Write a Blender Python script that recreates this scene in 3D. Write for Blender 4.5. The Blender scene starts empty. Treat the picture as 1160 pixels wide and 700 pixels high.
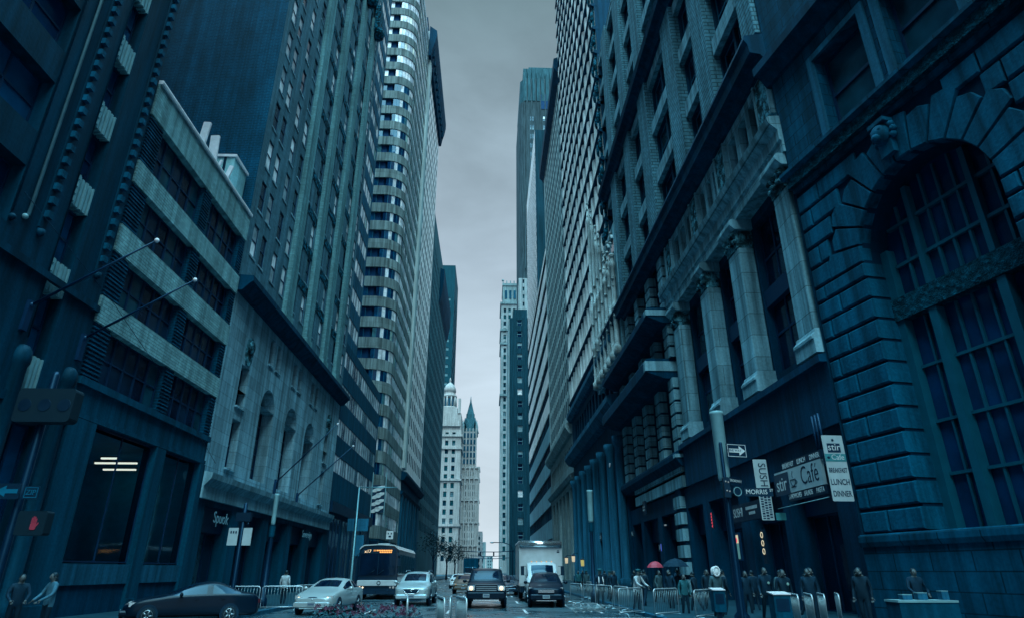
import bpy, bmesh, math, random
from mathutils import Vector, Matrix
random.seed(7)
SC = bpy.context.scene
COL = SC.collection
PI = math.pi
R = math.radians
ORG = {}

# ---------------------------------------------------------------- objects
def tag(o, label=None, cat=None, group=None, kind=None):
    if label: o['label'] = label
    if cat: o['category'] = cat
    if group: o['group'] = group
    if kind: o['kind'] = kind
    return o

def thing(name, label, cat, loc=(0, 0, 0), rz=0.0, group=None):
    o = bpy.data.objects.new(name, None)
    o.empty_display_size = 0.3
    COL.objects.link(o)
    o.location = loc
    o.rotation_euler = (0, 0, rz)
    ORG[o.name] = Vector(loc)
    return tag(o, label, cat, group)

def dup(root, loc=None, rz=None, label=None, group=None):
    def cp(o, par):
        c = o.copy(); COL.objects.link(c)
        if par is not None: c.parent = par
        for ch in o.children: cp(ch, c)
        return c
    r = cp(root, None)
    if loc is not None: r.location = loc
    if rz is not None: r.rotation_euler = (0, 0, rz)
    if label: r['label'] = label
    if group: r['group'] = group
    return r

class MB:
    """collects faces; T maps local (u, w, z) to world"""
    def __init__(s, T=None):
        s.V = []; s.F = []; s.M = []; s.RN = []; s.T = T; s.m = 0; s.r = 0.5; s.S = []; s.sm = False
    def v(s, p):
        s.V.append(s.T(*p) if s.T else tuple(p)); return len(s.V) - 1
    def f(s, idx, m=None):
        s.F.append(tuple(idx)); s.M.append(s.m if m is None else m); s.RN.append(s.r); s.S.append(s.sm)
    def quad(s, a, b, c, d, m=None):
        s.f([s.v(a), s.v(b), s.v(c), s.v(d)], m)
    def poly(s, pts, m=None):
        s.f([s.v(p) for p in pts], m)
    def box(s, a0, a1, b0, b1, c0, c1, m=None):
        i = [s.v(p) for p in ((a0,b0,c0),(a1,b0,c0),(a1,b1,c0),(a0,b1,c0),(a0,b0,c1),(a1,b0,c1),(a1,b1,c1),(a0,b1,c1))]
        for q in ((0,3,2,1),(4,5,6,7),(0,1,5,4),(1,2,6,5),(2,3,7,6),(3,0,4,7)):
            s.f([i[k] for k in q], m)
    def rbox(s, a0, a1, b0, b1, c0, c1, r, m=None, n=3):
        """box with rounded edges in the a-c outline (extruded along b)"""
        pts = []
        for (ca, cc, st) in ((a1-r, c1-r, 0), (a0+r, c1-r, 90), (a0+r, c0+r, 180), (a1-r, c0+r, 270)):
            for k in range(n+1):
                t = R(st + 90*k/n); pts.append((ca+r*math.cos(t), cc+r*math.sin(t)))
        s.prism(pts, b0, b1, m)
    def prism(s, pts, b0, b1, m=None):
        """outline in (u, z), extruded along w"""
        lo = [s.v((p[0], b0, p[1])) for p in pts]; hi = [s.v((p[0], b1, p[1])) for p in pts]
        n = len(pts)
        s.f(lo, m); s.f(hi[::-1], m)
        for k in range(n):
            s.f((lo[k], hi[k], hi[(k+1) % n], lo[(k+1) % n]), m)
    def prof(s, pts, a0, a1, m=None):
        """moulding: outline in (w, z), run along u"""
        lo = [s.v((a0, p[0], p[1])) for p in pts]; hi = [s.v((a1, p[0], p[1])) for p in pts]
        n = len(pts)
        s.f(lo, m); s.f(hi[::-1], m)
        for k in range(n):
            s.f((lo[k], hi[k], hi[(k+1) % n], lo[(k+1) % n]), m)
    def slab(s, pts, c0, c1, m=None):
        """outline in (u, w) extruded along z"""
        lo = [s.v((p[0], p[1], c0)) for p in pts]; hi = [s.v((p[0], p[1], c1)) for p in pts]
        n = len(pts)
        s.f(lo[::-1], m); s.f(hi, m)
        for k in range(n):
            s.f((lo[k], lo[(k+1) % n], hi[(k+1) % n], hi[k]), m)
    def lathe(s, c, prof, n=12, m=None, axis='z', a0=0, a1=2*PI, cap=True):
        full = abs(a1-a0-2*PI) < 1e-6
        k = n if full else n+1
        rings = []
        sm = s.sm; s.sm = True
        for (r, h) in prof:
            ring = []
            for j in range(k):
                t = a0 + (a1-a0)*j/n
                x, y = r*math.cos(t), r*math.sin(t)
                p = {'z': (x, y, h), 'x': (h, x, y), 'y': (x, h, y)}[axis]
                ring.append(s.v((c[0]+p[0], c[1]+p[1], c[2]+p[2])))
            rings.append(ring)
        for a, b in zip(rings, rings[1:]):
            for j in range(n):
                j2 = (j+1) % k
                s.f((a[j], a[j2], b[j2], b[j]), m)
        s.sm = sm
        if cap:
            s.f(rings[0][::-1], m); s.f(rings[-1], m)
    def tube(s, pts, r, n=6, m=None, r1=None):
        pts = [Vector(p) for p in pts]
        rings = []
        N = len(pts)
        sm = s.sm; s.sm = True
        for i, p in enumerate(pts):
            d = (pts[min(i+1, N-1)] - pts[max(i-1, 0)]).normalized()
            a = d.cross(Vector((0, 0, 1)))
            if a.length < 1e-3: a = d.cross(Vector((1, 0, 0)))
            a.normalize(); b = d.cross(a)
            rr = r if r1 is None else r + (r1-r)*i/(N-1)
            rings.append([s.v(tuple(p + a*rr*math.cos(2*PI*j/n) + b*rr*math.sin(2*PI*j/n))) for j in range(n)])
        for a, b in zip(rings, rings[1:]):
            for j in range(n):
                s.f((a[j], a[(j+1) % n], b[(j+1) % n], b[j]), m)
        s.sm = sm
        s.f(rings[0][::-1], m); s.f(rings[-1], m)
    def ball(s, c, r, n=10, h=6, m=None, sc=(1, 1, 1)):
        sm = s.sm; s.sm = True
        top = s.v((c[0], c[1], c[2]+r*sc[2])); bot = s.v((c[0], c[1], c[2]-r*sc[2]))
        rings = []
        for i in range(1, h):
            t = PI*i/h
            rings.append([s.v((c[0]+r*sc[0]*math.sin(t)*math.cos(2*PI*j/n), c[1]+r*sc[1]*math.sin(t)*math.sin(2*PI*j/n), c[2]+r*sc[2]*math.cos(t))) for j in range(n)])
        for j in range(n):
            s.f((top, rings[0][j], rings[0][(j+1) % n]), m); s.f((bot, rings[-1][(j+1) % n], rings[-1][j]), m)
        for a, b in zip(rings, rings[1:]):
            for j in range(n):
                s.f((a[j], b[j], b[(j+1) % n], a[(j+1) % n]), m)
        s.sm = sm
    def build(s, name, mats, parent=None, org=None, bev=0.0):
        if not isinstance(mats, (list, tuple)): mats = [mats]
        o3 = Vector(org) if org is not None else Vector((0, 0, 0))
        if parent is not None and org is None:
            p = parent
            while p.parent is not None: p = p.parent
            o3 = ORG.get(p.name, Vector((0, 0, 0)))
        me = bpy.data.meshes.new(name)
        if s.T is None and parent is not None and org is None:
            vs = s.V        # local coordinates of the thing
        else:
            vs = [(x[0]-o3.x, x[1]-o3.y, x[2]-o3.z) for x in s.V]
        me.from_pydata(vs, [], s.F)
        for m in mats: me.materials.append(m)
        me.polygons.foreach_set('material_index', s.M)
        me.polygons.foreach_set('use_smooth', s.S)
        at = me.attributes.new('rnd', 'FLOAT', 'FACE')
        at.data.foreach_set('value', s.RN)
        me.update()
        o = bpy.data.objects.new(name, me)
        COL.objects.link(o)
        if parent is not None: o.parent = parent
        elif org is not None: o.location = o3
        if bev:
            b = o.modifiers.new('b', 'BEVEL'); b.width = bev; b.segments = 1; b.limit_method = 'ANGLE'
        return o

# ---------------------------------------------------------------- camera numbers (only used to rank windows by size)
F_PX, TH, YAW, CAMH = 711.0, math.atan(296/711), math.atan(27/770.0), 1.7
def proj(X, Y, Z):
    c, s = math.cos(YAW), math.sin(YAW)
    x = X*c - Y*s; y = X*s + Y*c; z = Z - CAMH
    fw = y*math.cos(TH) + z*math.sin(TH); up = -y*math.sin(TH) + z*math.cos(TH)
    if fw < 0.2: return None
    return 580 + F_PX*x/fw, 350 - F_PX*up/fw, fw

# ---------------------------------------------------------------- materials
def nodes(name):
    m = bpy.data.materials.new(name); m.use_nodes = True
    nt = m.node_tree
    return m, nt, nt.nodes, nt.links, nt.nodes['Principled BSDF']

def N(nt, t, **k):
    n = nt.nodes.new(t)
    for a, b in k.items():
        if a.startswith('i_'): n.inputs[a[2:].replace('_', ' ')].default_value = b
        else: setattr(n, a, b)
    return n

def mul(c, k): return (c[0]*k, c[1]*k, c[2]*k, 1)

def flatvec(nt):
    """(x+y, z, x-y) of object space: runs along whichever vertical face it is on"""
    tc = N(nt, 'ShaderNodeTexCoord'); sp = N(nt, 'ShaderNodeSeparateXYZ')
    nt.links.new(tc.outputs['Object'], sp.inputs[0])
    ad = N(nt, 'ShaderNodeMath', operation='ADD'); nt.links.new(sp.outputs[0], ad.inputs[0]); nt.links.new(sp.outputs[1], ad.inputs[1])
    cb = N(nt, 'ShaderNodeCombineXYZ'); nt.links.new(ad.outputs[0], cb.inputs[0]); nt.links.new(sp.outputs[2], cb.inputs[1])
    return tc, cb

def stone(name, col, var=0.35, scale=0.6, streak=0.4, rough=0.85, joints=None, mortar=0.5, bump=0.15, fine=9.0):
    m, nt, ns, ln, bs = nodes(name)
    tc, fv = flatvec(nt)
    mp = N(nt, 'ShaderNodeMapping'); mp.inputs['Scale'].default_value = (scale, scale, scale*0.45)
    ln.new(tc.outputs['Object'], mp.inputs[0])
    n1 = N(nt, 'ShaderNodeTexNoise', i_Scale=1.0, i_Detail=8.0, i_Roughness=0.65); ln.new(mp.outputs[0], n1.inputs['Vector'])
    ms = N(nt, 'ShaderNodeMapping'); ms.inputs['Scale'].default_value = (2.2, 2.2, 0.10)
    ln.new(tc.outputs['Object'], ms.inputs[0])
    n2 = N(nt, 'ShaderNodeTexNoise', i_Scale=1.0, i_Detail=6.0, i_Roughness=0.6); ln.new(ms.outputs[0], n2.inputs['Vector'])
    n3 = N(nt, 'ShaderNodeTexNoise', i_Scale=fine, i_Detail=4.0); ln.new(tc.outputs['Object'], n3.inputs['Vector'])
    r1 = N(nt, 'ShaderNodeMapRange'); r1.inputs[1].default_value = 0.3; r1.inputs[2].default_value = 0.7
    r1.inputs[3].default_value = 1-var; r1.inputs[4].default_value = 1+var*0.6
    ln.new(n1.outputs[0], r1.inputs[0])
    r2 = N(nt, 'ShaderNodeMapRange'); r2.inputs[1].default_value = 0.38; r2.inputs[2].default_value = 0.62
    r2.inputs[3].default_value = 1-streak; r2.inputs[4].default_value = 1+streak*0.35
    ln.new(n2.outputs[0], r2.inputs[0])
    r3 = N(nt, 'ShaderNodeMapRange'); r3.inputs[1].default_value = 0.3; r3.inputs[2].default_value = 0.7
    r3.inputs[3].default_value = 0.85; r3.inputs[4].default_value = 1.12
    ln.new(n3.outputs[0], r3.inputs[0])
    a = N(nt, 'ShaderNodeMath', operation='MULTIPLY'); ln.new(r1.outputs[0], a.inputs[0]); ln.new(r2.outputs[0], a.inputs[1])
    b = N(nt, 'ShaderNodeMath', operation='MULTIPLY'); ln.new(a.outputs[0], b.inputs[0]); ln.new(r3.outputs[0], b.inputs[1])
    fac = b.outputs[0]
    h = n3.outputs[0]
    if joints:
        bw, bh, mo = joints
        bt = N(nt, 'ShaderNodeTexBrick', i_Scale=1.0); bt.inputs['Brick Width'].default_value = bw; bt.inputs['Row Height'].default_value = bh
        bt.inputs['Mortar Size'].default_value = mo; bt.inputs['Mortar Smooth'].default_value = 0.3
        bt.inputs['Color1'].default_value = (1, 1, 1, 1); bt.inputs['Color2'].default_value = (0.72, 0.72, 0.72, 1); bt.inputs['Mortar'].default_value = (mortar,)*3+(1,)
        ln.new(fv.outputs[0], bt.inputs['Vector'])
        c = N(nt, 'ShaderNodeMath', operation='MULTIPLY'); ln.new(fac, c.inputs[0]); ln.new(bt.outputs['Color'], c.inputs[1]); fac = c.outputs[0]
        inv = N(nt, 'ShaderNodeMath', operation='SUBTRACT'); inv.inputs[0].default_value = 1.0; ln.new(bt.outputs['Fac'], inv.inputs[1])
        hh = N(nt, 'ShaderNodeMath', operation='MULTIPLY_ADD'); ln.new(n3.outputs[0], hh.inputs[0]); hh.inputs[1].default_value = 0.3; ln.new(inv.outputs[0], hh.inputs[2]); h = hh.outputs[0]
    mx = N(nt, 'ShaderNodeVectorMath', operation='SCALE'); mx.inputs[0].default_value = col[:3]; ln.new(fac, mx.inputs['Scale'])
    ln.new(mx.outputs[0], bs.inputs['Base Color'])
    bs.inputs['Roughness'].default_value = rough; bs.inputs['Specular IOR Level'].default_value = 0.2; bs.inputs['Specular Tint'].default_value = (.12, .65, 1, 1)
    bu = N(nt, 'ShaderNodeBump', i_Strength=bump, i_Distance=0.05); ln.new(h, bu.inputs['Height']); ln.new(bu.outputs[0], bs.inputs['Normal'])
    return m

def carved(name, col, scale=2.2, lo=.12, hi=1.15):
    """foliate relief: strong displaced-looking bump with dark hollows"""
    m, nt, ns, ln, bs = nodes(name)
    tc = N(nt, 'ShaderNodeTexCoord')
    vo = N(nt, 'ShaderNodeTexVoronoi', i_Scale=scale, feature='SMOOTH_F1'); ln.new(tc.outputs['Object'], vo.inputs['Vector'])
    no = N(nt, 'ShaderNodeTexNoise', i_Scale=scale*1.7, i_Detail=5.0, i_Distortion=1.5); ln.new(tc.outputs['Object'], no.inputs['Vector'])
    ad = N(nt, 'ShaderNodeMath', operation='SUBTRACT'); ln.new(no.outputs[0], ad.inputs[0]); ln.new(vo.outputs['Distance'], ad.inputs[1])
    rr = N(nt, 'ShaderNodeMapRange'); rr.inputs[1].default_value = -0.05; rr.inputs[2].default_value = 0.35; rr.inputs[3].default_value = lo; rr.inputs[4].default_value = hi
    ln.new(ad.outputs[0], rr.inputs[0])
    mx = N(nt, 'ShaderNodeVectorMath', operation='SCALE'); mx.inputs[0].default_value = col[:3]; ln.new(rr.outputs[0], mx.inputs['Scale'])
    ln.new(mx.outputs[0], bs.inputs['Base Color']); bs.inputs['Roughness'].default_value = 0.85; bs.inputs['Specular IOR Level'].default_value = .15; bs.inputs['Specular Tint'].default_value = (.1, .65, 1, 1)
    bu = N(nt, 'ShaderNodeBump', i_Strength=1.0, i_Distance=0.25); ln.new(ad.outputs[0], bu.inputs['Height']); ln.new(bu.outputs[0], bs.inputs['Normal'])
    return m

def glass(name, dark=(0.002, 0.012, 0.035), blind=(0.10, 0.2, 0.24), pb=0.25, bright=None, pr=0.0, rough=0.06, spec=0.5):
    """dark reflective pane; shares pb and pr take pale colours for blinds and painted sky reflections; per pane value from face attribute"""
    m, nt, ns, ln, bs = nodes(name)
    at = N(nt, 'ShaderNodeAttribute', attribute_name='rnd')
    cr = N(nt, 'ShaderNodeValToRGB'); e = cr.color_ramp; e.interpolation = 'CONSTANT'
    e.elements[0].position = 0; e.elements[0].color = (*dark, 1)
    e.elements[1].position = max(0.001, 1-pb-pr); e.elements[1].color = (*blind, 1)  # pale tone for blinds, also stands in for reflected sky
    x = e.elements.new(max(0.0005, (1-pb-pr)*0.55)); x.color = (dark[0]*2.5, dark[1]*2.2, dark[2]*1.7, 1)
    if pr > 0:
        x = e.elements.new(1-pr); x.color = (*(bright or blind), 1)  # brighter panes: sky reflection put into the colour
    ln.new(at.outputs['Fac'], cr.inputs[0])
    tc = N(nt, 'ShaderNodeTexCoord'); no = N(nt, 'ShaderNodeTexNoise', i_Scale=0.9, i_Detail=3.0); ln.new(tc.outputs['Object'], no.inputs['Vector'])
    r3 = N(nt, 'ShaderNodeMapRange'); r3.inputs[1].default_value = 0.35; r3.inputs[2].default_value = 0.65; r3.inputs[3].default_value = 0.6; r3.inputs[4].default_value = 1.2
    ln.new(no.outputs[0], r3.inputs[0])
    mx = N(nt, 'ShaderNodeVectorMath', operation='SCALE'); ln.new(cr.outputs[0], mx.inputs[0]); ln.new(r3.outputs[0], mx.inputs['Scale'])
    ln.new(mx.outputs[0], bs.inputs['Base Color'])
    bs.inputs['Roughness'].default_value = rough; bs.inputs['Specular IOR Level'].default_value = spec; bs.inputs['Specular Tint'].default_value = (.35, .75, 1, 1)
    bu = N(nt, 'ShaderNodeBump', i_Strength=0.04, i_Distance=0.3); ln.new(no.outputs[0], bu.inputs['Height']); ln.new(bu.outputs[0], bs.inputs['Normal'])
    return m

def paint(name, col, rough=0.5, metal=0.0, spec=0.5, coat=0.0, var=0.15, sc=3.0):
    m, nt, ns, ln, bs = nodes(name)
    tc = N(nt, 'ShaderNodeTexCoord'); no = N(nt, 'ShaderNodeTexNoise', i_Scale=sc, i_Detail=5.0); ln.new(tc.outputs['Object'], no.inputs['Vector'])
    r3 = N(nt, 'ShaderNodeMapRange'); r3.inputs[1].default_value = 0.3; r3.inputs[2].default_value = 0.7; r3.inputs[3].default_value = 1-var; r3.inputs[4].default_value = 1+var*0.5
    ln.new(no.outputs[0], r3.inputs[0])
    mx = N(nt, 'ShaderNodeVectorMath', operation='SCALE'); mx.inputs[0].default_value = col[:3]; ln.new(r3.outputs[0], mx.inputs['Scale'])
    ln.new(mx.outputs[0], bs.inputs['Base Color'])
    r4 = N(nt, 'ShaderNodeMapRange'); r4.inputs[3].default_value = max(0.02, rough*0.75); r4.inputs[4].default_value = min(1, rough*1.25); ln.new(no.outputs[0], r4.inputs[0]); ln.new(r4.outputs[0], bs.inputs['Roughness'])
    bs.inputs['Metallic'].default_value = metal
    bs.inputs['Specular IOR Level'].default_value = spec; bs.inputs['Specular Tint'].default_value = (.3, .75, 1, 1); bs.inputs['Coat Weight'].default_value = coat; bs.inputs['Coat Roughness'].default_value = 0.08
    return m

def glow(name, col, st):
    m, nt, ns, ln, bs = nodes(name)
    bs.inputs['Base Color'].default_value = (*[min(1, c)*.25 for c in col], 1)
    bs.inputs['Emission Color'].default_value = (*col, 1); bs.inputs['Emission Strength'].default_value = st
    return m

# ---------------------------------------------------------------- facades
class Fac:
    """vertical facade frame: origin, direction of u, outward normal w"""
    def __init__(s, o, d, out):
        s.o, s.d, s.n = o, d, out
    def __call__(s, u, w, z):
        return (s.o[0]+u*s.d[0]+w*s.n[0], s.o[1]+u*s.d[1]+w*s.n[1], z)

def wall(mb, u0, u1, z0, z1, ops, depth=0.3, w=0.0, m=0, mr=None, back=None):
    """sheet with rectangular openings (ua,ub,za,zb) and their reveals; returns nothing"""
    mr = m if mr is None else mr
    us = sorted({u0, u1} | {min(max(x, u0), u1) for o in ops for x in o[:2]})
    zs = sorted({z0, z1} | {min(max(x, z0), z1) for o in ops for x in o[2:4]})
    import bisect
    hole = set()
    for o in ops:
        ia, ib = bisect.bisect_left(us, max(o[0], u0)), bisect.bisect_left(us, min(o[1], u1))
        ja, jb = bisect.bisect_left(zs, max(o[2], z0)), bisect.bisect_left(zs, min(o[3], z1))
        for i in range(ia, ib):
            for j in range(ja, jb): hole.add((i, j))
        a, b, c, d = us[ia], us[ib], zs[ja], zs[jb]
        mb.quad((a, w, c), (a, w, d), (a, w-depth, d), (a, w-depth, c), mr)
        mb.quad((b, w, c), (b, w, d), (b, w-depth, d), (b, w-depth, c), mr)
        mb.quad((a, w, d), (b, w, d), (b, w-depth, d), (a, w-depth, d), mr)
        mb.quad((a, w, c), (b, w, c), (b, w-depth, c), (a, w-depth, c), mr)
    # merge solid cells in each row into strips
    for j in range(len(zs)-1):
        i = 0
        while i < len(us)-1:
            if (i, j) in hole: i += 1; continue
            k = i
            while k < len(us)-1 and (k, j) not in hole: k += 1
            mb.quad((us[i], w, zs[j]), (us[k], w, zs[j]), (us[k], w, zs[j+1]), (us[i], w, zs[j+1]), m)
            i = k

def win_mesh(mb, ua, ub, za, zb, w, cols=1, rows=2, fr=0.06, fd=0.05, blinds=True, rn=None):
    """pane (material 0) and frame bars (material 1), at depth w"""
    base = random.random() if rn is None else rn
    du, dz = (ub-ua)/cols, (zb-za)/rows
    for i in range(cols):
        for j in range(rows):
            mb.r = base if rn is not None else (base*0.6 + 0.4*random.random() if random.random() < .35 else base)
            mb.quad((ua+i*du, w, za+j*dz), (ua+(i+1)*du, w, za+j*dz), (ua+(i+1)*du, w, za+(j+1)*dz), (ua+i*du, w, za+(j+1)*dz), 0)
    mb.r = 0.5
    if fr > 0:
        for i in range(cols+1):
            t = fr if i in (0, cols) else fr*0.7
            x = ua+i*du; x0, x1 = max(ua, x-t), min(ub, x+t)
            mb.box(x0, x1, w+0.004, w+fd, za, zb, 1)
        for j in range(rows+1):
            t = fr if j in (0, rows) else fr*0.7
            z = za+j*dz; y0, y1 = max(za, z-t), min(zb, z+t)
            mb.box(ua+0.003, ub-0.003, w+0.006, w+fd*0.9, y0, y1, 1)

def windows(parent, T, rects, mats, w=-0.25, cols=1, rows=2, fr=0.06, fd=0.05, cap=95, sill=None, sillmat=None, name='window'):
    """each opening its own part; past cap the small ones in one mesh"""
    sc = []
    for r in rects:
        c = T((r[0]+r[1])/2, w, (r[2]+r[3])/2)
        p = proj(*c)
        if p is None: sc.append(-1); continue
        x, y, d = p
        inside = -60 < x < 1220 and -60 < y < 760
        a = T(r[0], w, r[2]); b = T(r[1], w, r[3])
        pa, pb = proj(*a), proj(*b)
        ar = abs(pa[0]-pb[0])*abs(pa[1]-pb[1]) if pa and pb else 0
        sc.append(ar if inside else ar*1e-6)
    order = sorted(range(len(rects)), key=lambda i: -sc[i])
    rest = None
    for k, i in enumerate(order):
        r = rects[i]
        if k < cap:
            mb = MB(T)
            win_mesh(mb, *r[:4], w, cols, rows, fr, fd)
            if sill: mb.box(r[0]-0.08, r[1]+0.08, w+0.1, sill, r[2]-0.12, r[2]-0.003, 2)
            mb.build(name, mats, parent)
        else:
            if rest is None: rest = MB(T)
            win_mesh(rest, *r[:4], w, cols, rows, fr, fd)
            if sill: rest.box(r[0]-0.08, r[1]+0.08, w+0.1, sill, r[2]-0.12, r[2]-0.003, 2)
    if rest is not None:
        o = rest.build(name, mats, parent); o['kind'] = 'stuff'

def shell(parent, T, u0, u1, depth, z0, z1, m, name='wall', skip_front=True, roof=True):
    """back, sides and roof of a block behind its facade"""
    mb = MB(T)
    mb.quad((u0, 0, z0), (u0, -depth, z0), (u0, -depth, z1), (u0, 0, z1))
    mb.quad((u1, 0, z0), (u1, -depth, z0), (u1, -depth, z1), (u1, 0, z1))
    mb.quad((u0, -depth, z0), (u1, -depth, z0), (u1, -depth, z1), (u0, -depth, z1))
    if roof: mb.quad((u0, 0, z1), (u1, 0, z1), (u1, -depth, z1), (u0, -depth, z1))
    return mb.build(name, m, parent)

def text_obj(body, name, mat, parent, size, M, ext=0.006, align='CENTER', sx=1.0, shear=0.0, bold=0.0):
    """letters as a mesh; M places the text plane (x right, y up, z out) in the parent's space"""
    cu = bpy.data.curves.new('txt', 'FONT'); cu.body = body; cu.size = size; cu.extrude = ext
    cu.align_x = align; cu.align_y = 'CENTER'; cu.shear = shear; cu.offset = bold; cu.resolution_u = 3
    tmp = bpy.data.objects.new('txt', cu); COL.objects.link(tmp)
    bpy.context.view_layer.update()
    me = bpy.data.meshes.new_from_object(tmp.evaluated_get(bpy.context.evaluated_depsgraph_get()))
    bpy.data.objects.remove(tmp); bpy.data.curves.remove(cu)
    me.transform(M @ Matrix.Diagonal((sx, 1, 1, 1)))
    me.materials.clear(); me.materials.append(mat); me.name = name
    o = bpy.data.objects.new(name, me); COL.objects.link(o); o.parent = parent
    return o

def frame_m(o, x, y):
    """matrix with origin o, x axis, y axis, z = x cross y"""
    x = Vector(x).normalized(); y = Vector(y).normalized(); z = x.cross(y)
    return Matrix(((x.x, y.x, z.x, o[0]), (x.y, y.y, z.y, o[1]), (x.z, y.z, z.z, o[2]), (0, 0, 0, 1)))

FL = Fac((-15.5, 0), (0, 1), (1, 0))       # left side of the street, u = Y
FR = Fac((13.2, 0), (0, 1), (-1, 0))       # right side of the street, u = Y
# ---------------------------------------------------------------- palette (blue-teal city in flat grey light)
M = {}
M['lime'] = stone('limestone', (0.2195, 0.4416, 0.5459), .35, .5, .45, joints=(1.6, .7, .02), mortar=.55)
M['lime_plain'] = stone('limestone_plain', (0.1777, 0.384, 0.4738), .3, .5, .4)
M['lime_l'] = stone('limestone_light', (0.255, 0.56, 0.62), .3, .5, .4)
M['white_stone'] = stone('white_stone', (.92, .90, .90), .25, .4, .35)
M['far_white'] = stone('far_white_stone', (.40, .43, .44), .25, .15, .3, fine=2)
M['far_tan'] = stone('far_tan_stone', (.20, .32, .35), .3, .2, .35, fine=2)
M['tan'] = stone('tan_stone', (.42, .56, .58), .25, .3, .35)
M['grey_dk'] = stone('dark_grey_stone', (0.01152, 0.09504, 0.1683), .35, .5, .45)
M['near_dk'] = stone('near_granite', (.0002, .034, .068), .3, .8, .45, rough=.6)
M['near_dk2'] = stone('near_granite_dark', (.0001, .045, .10), .3, .8, .4, rough=.6)
M['brick_band'] = stone('pale_brick', (0.225, 0.46, 0.5), .25, .8, .35, joints=(.42, .14, .016), mortar=.45, bump=.4)
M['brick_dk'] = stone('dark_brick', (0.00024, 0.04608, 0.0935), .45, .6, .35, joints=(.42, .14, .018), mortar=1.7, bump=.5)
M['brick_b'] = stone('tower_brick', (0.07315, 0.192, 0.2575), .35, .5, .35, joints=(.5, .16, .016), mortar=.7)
M['brick_l'] = stone('tower_brick_light', (0.1232, 0.31, 0.3502), .3, .5, .35, joints=(.5, .16, .016), mortar=.7)
M['conc'] = stone('concrete_band', (.18, .27, .285), .3, .5, .55, joints=(2.2, 2.0, .03), mortar=.6)
M['conc_dk'] = stone('concrete_dark', (.0012, .055, .105), .3, .4, .4)
M['rust'] = stone('rusticated_stone', (0.00096, 0.07344, 0.1411), .4, .7, .5, bump=.35)
M['rust_joint'] = stone('rusticated_joint', (8e-05, 0.0192, 0.0495), .2, .7, .2)
M['ashlar'] = stone('ashlar_stone', (0.00096, 0.06528, 0.1287), .4, .7, .45, joints=(1.15, .56, .022), mortar=.35)
M['q_stone'] = stone('ornate_grey_stone', (0.1724, 0.384, 0.4738), .35, .6, .5, joints=(3.0, 1.15, .02), mortar=.35)
M['q_dark'] = stone('ornate_dark_stone', (.0003, .036, .078), .35, .6, .4)
M['q_brick'] = stone('banded_brick', (0.08883, 0.2592, 0.3399), .3, .6, .35, joints=(.9, .30, .045), mortar=.35, bump=.4)
M['carved'] = carved('carved_relief', (0.0836, 0.3072, 0.4017), 2.6)
M['carved_dk'] = carved('carved_relief_dark', (0.00096, 0.1248, 0.209), 3.4)
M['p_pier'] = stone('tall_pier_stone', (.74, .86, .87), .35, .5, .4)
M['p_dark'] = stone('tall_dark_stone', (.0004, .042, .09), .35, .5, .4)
M['coping'] = paint('coping', (0.6325, 0.68, 0.74), .35, .0, .5)
M['metal_dk'] = paint('dark_metal', (6.4e-05, 0.01632, 0.0462), .45, .3)
M['metal_gr'] = paint('grey_metal', (.10, .25, .30), .4, .4)
M['steel'] = paint('galvanised_steel', (.2, .33, .38), .35, .75)
M['frame'] = paint('window_frame', (0.0016, 0.1152, 0.209), .5)
M['frame_l'] = paint('window_frame_light', (.16, .34, .39), .5)
M['frame_dk'] = paint('window_frame_dark', (8e-05, 0.02112, 0.066), .5)
M['interior'] = paint('dark_interior', (8e-05, 0.03456, 0.1188), .9)
M['black'] = paint('black_paint', (6.4e-05, 0.008736, 0.02618), .5)
M['g_dk'] = glass('glass_dark', pb=.12, blind=(.02, .07, .10))
M['g_b'] = glass('glass_tower', pb=.14, blind=(.16, .28, .33), pr=.13, bright=(.75, .85, .9))
M['g_a'] = glass('glass_ribbon', pb=.35, blind=(.006, .06, .095), spec=.15, rough=.2)
M['g_sky'] = glass('glass_pale', dark=(.02, .07, .11), pb=.45, blind=(.38, .5, .55), pr=.25, bright=(.75, .85, .92))  # pale pane colours stand in for reflected sky
M['g_d'] = glass('glass_bands', dark=(.001, .022, .07), pb=.12, blind=(.04, .14, .18), pr=.05, bright=(.65, .76, .84))
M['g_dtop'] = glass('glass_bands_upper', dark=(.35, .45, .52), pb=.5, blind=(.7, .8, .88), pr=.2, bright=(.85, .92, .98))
M['g_far'] = glass('glass_far', dark=(.002, .035, .06), pb=.15, blind=(.08, .18, .22), rough=.6, spec=0.0)
M['g_fdk'] = glass('glass_far_dark', dark=(.001, .02, .04), pb=.1, blind=(.02, .08, .11), rough=.6, spec=0.0)
M['g_near'] = glass('glass_near', dark=(.001, .03, .095), pb=.3, blind=(.006, .055, .09), rough=.12)

M['frame_r'] = paint('arch_frame', (.001, .075, .125), .5)
M['steel_l'] = paint('bright_steel', (.42, .56, .62), .35, .5)
M['void'] = paint('very_dark_cloth', (.0003, .006, .014), .8)
def clear_glass(name):
    m, nt, ns, ln, bs = nodes(name)
    tr = N(nt, 'ShaderNodeBsdfTransparent'); tr.inputs[0].default_value = (.75, .9, .95, 1)
    gl = N(nt, 'ShaderNodeBsdfGlossy'); gl.inputs['Roughness'].default_value = .05; gl.inputs[0].default_value = (.6, .85, 1, 1)
    fr = N(nt, 'ShaderNodeFresnel'); fr.inputs[0].default_value = 1.35
    mx = N(nt, 'ShaderNodeMixShader'); ln.new(fr.outputs[0], mx.inputs[0]); ln.new(tr.outputs[0], mx.inputs[1]); ln.new(gl.outputs[0], mx.inputs[2])
    ln.new(mx.outputs[0], ns['Material Output'].inputs['Surface'])
    return m
M['clear'] = clear_glass('clear_shop_glass')
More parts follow.
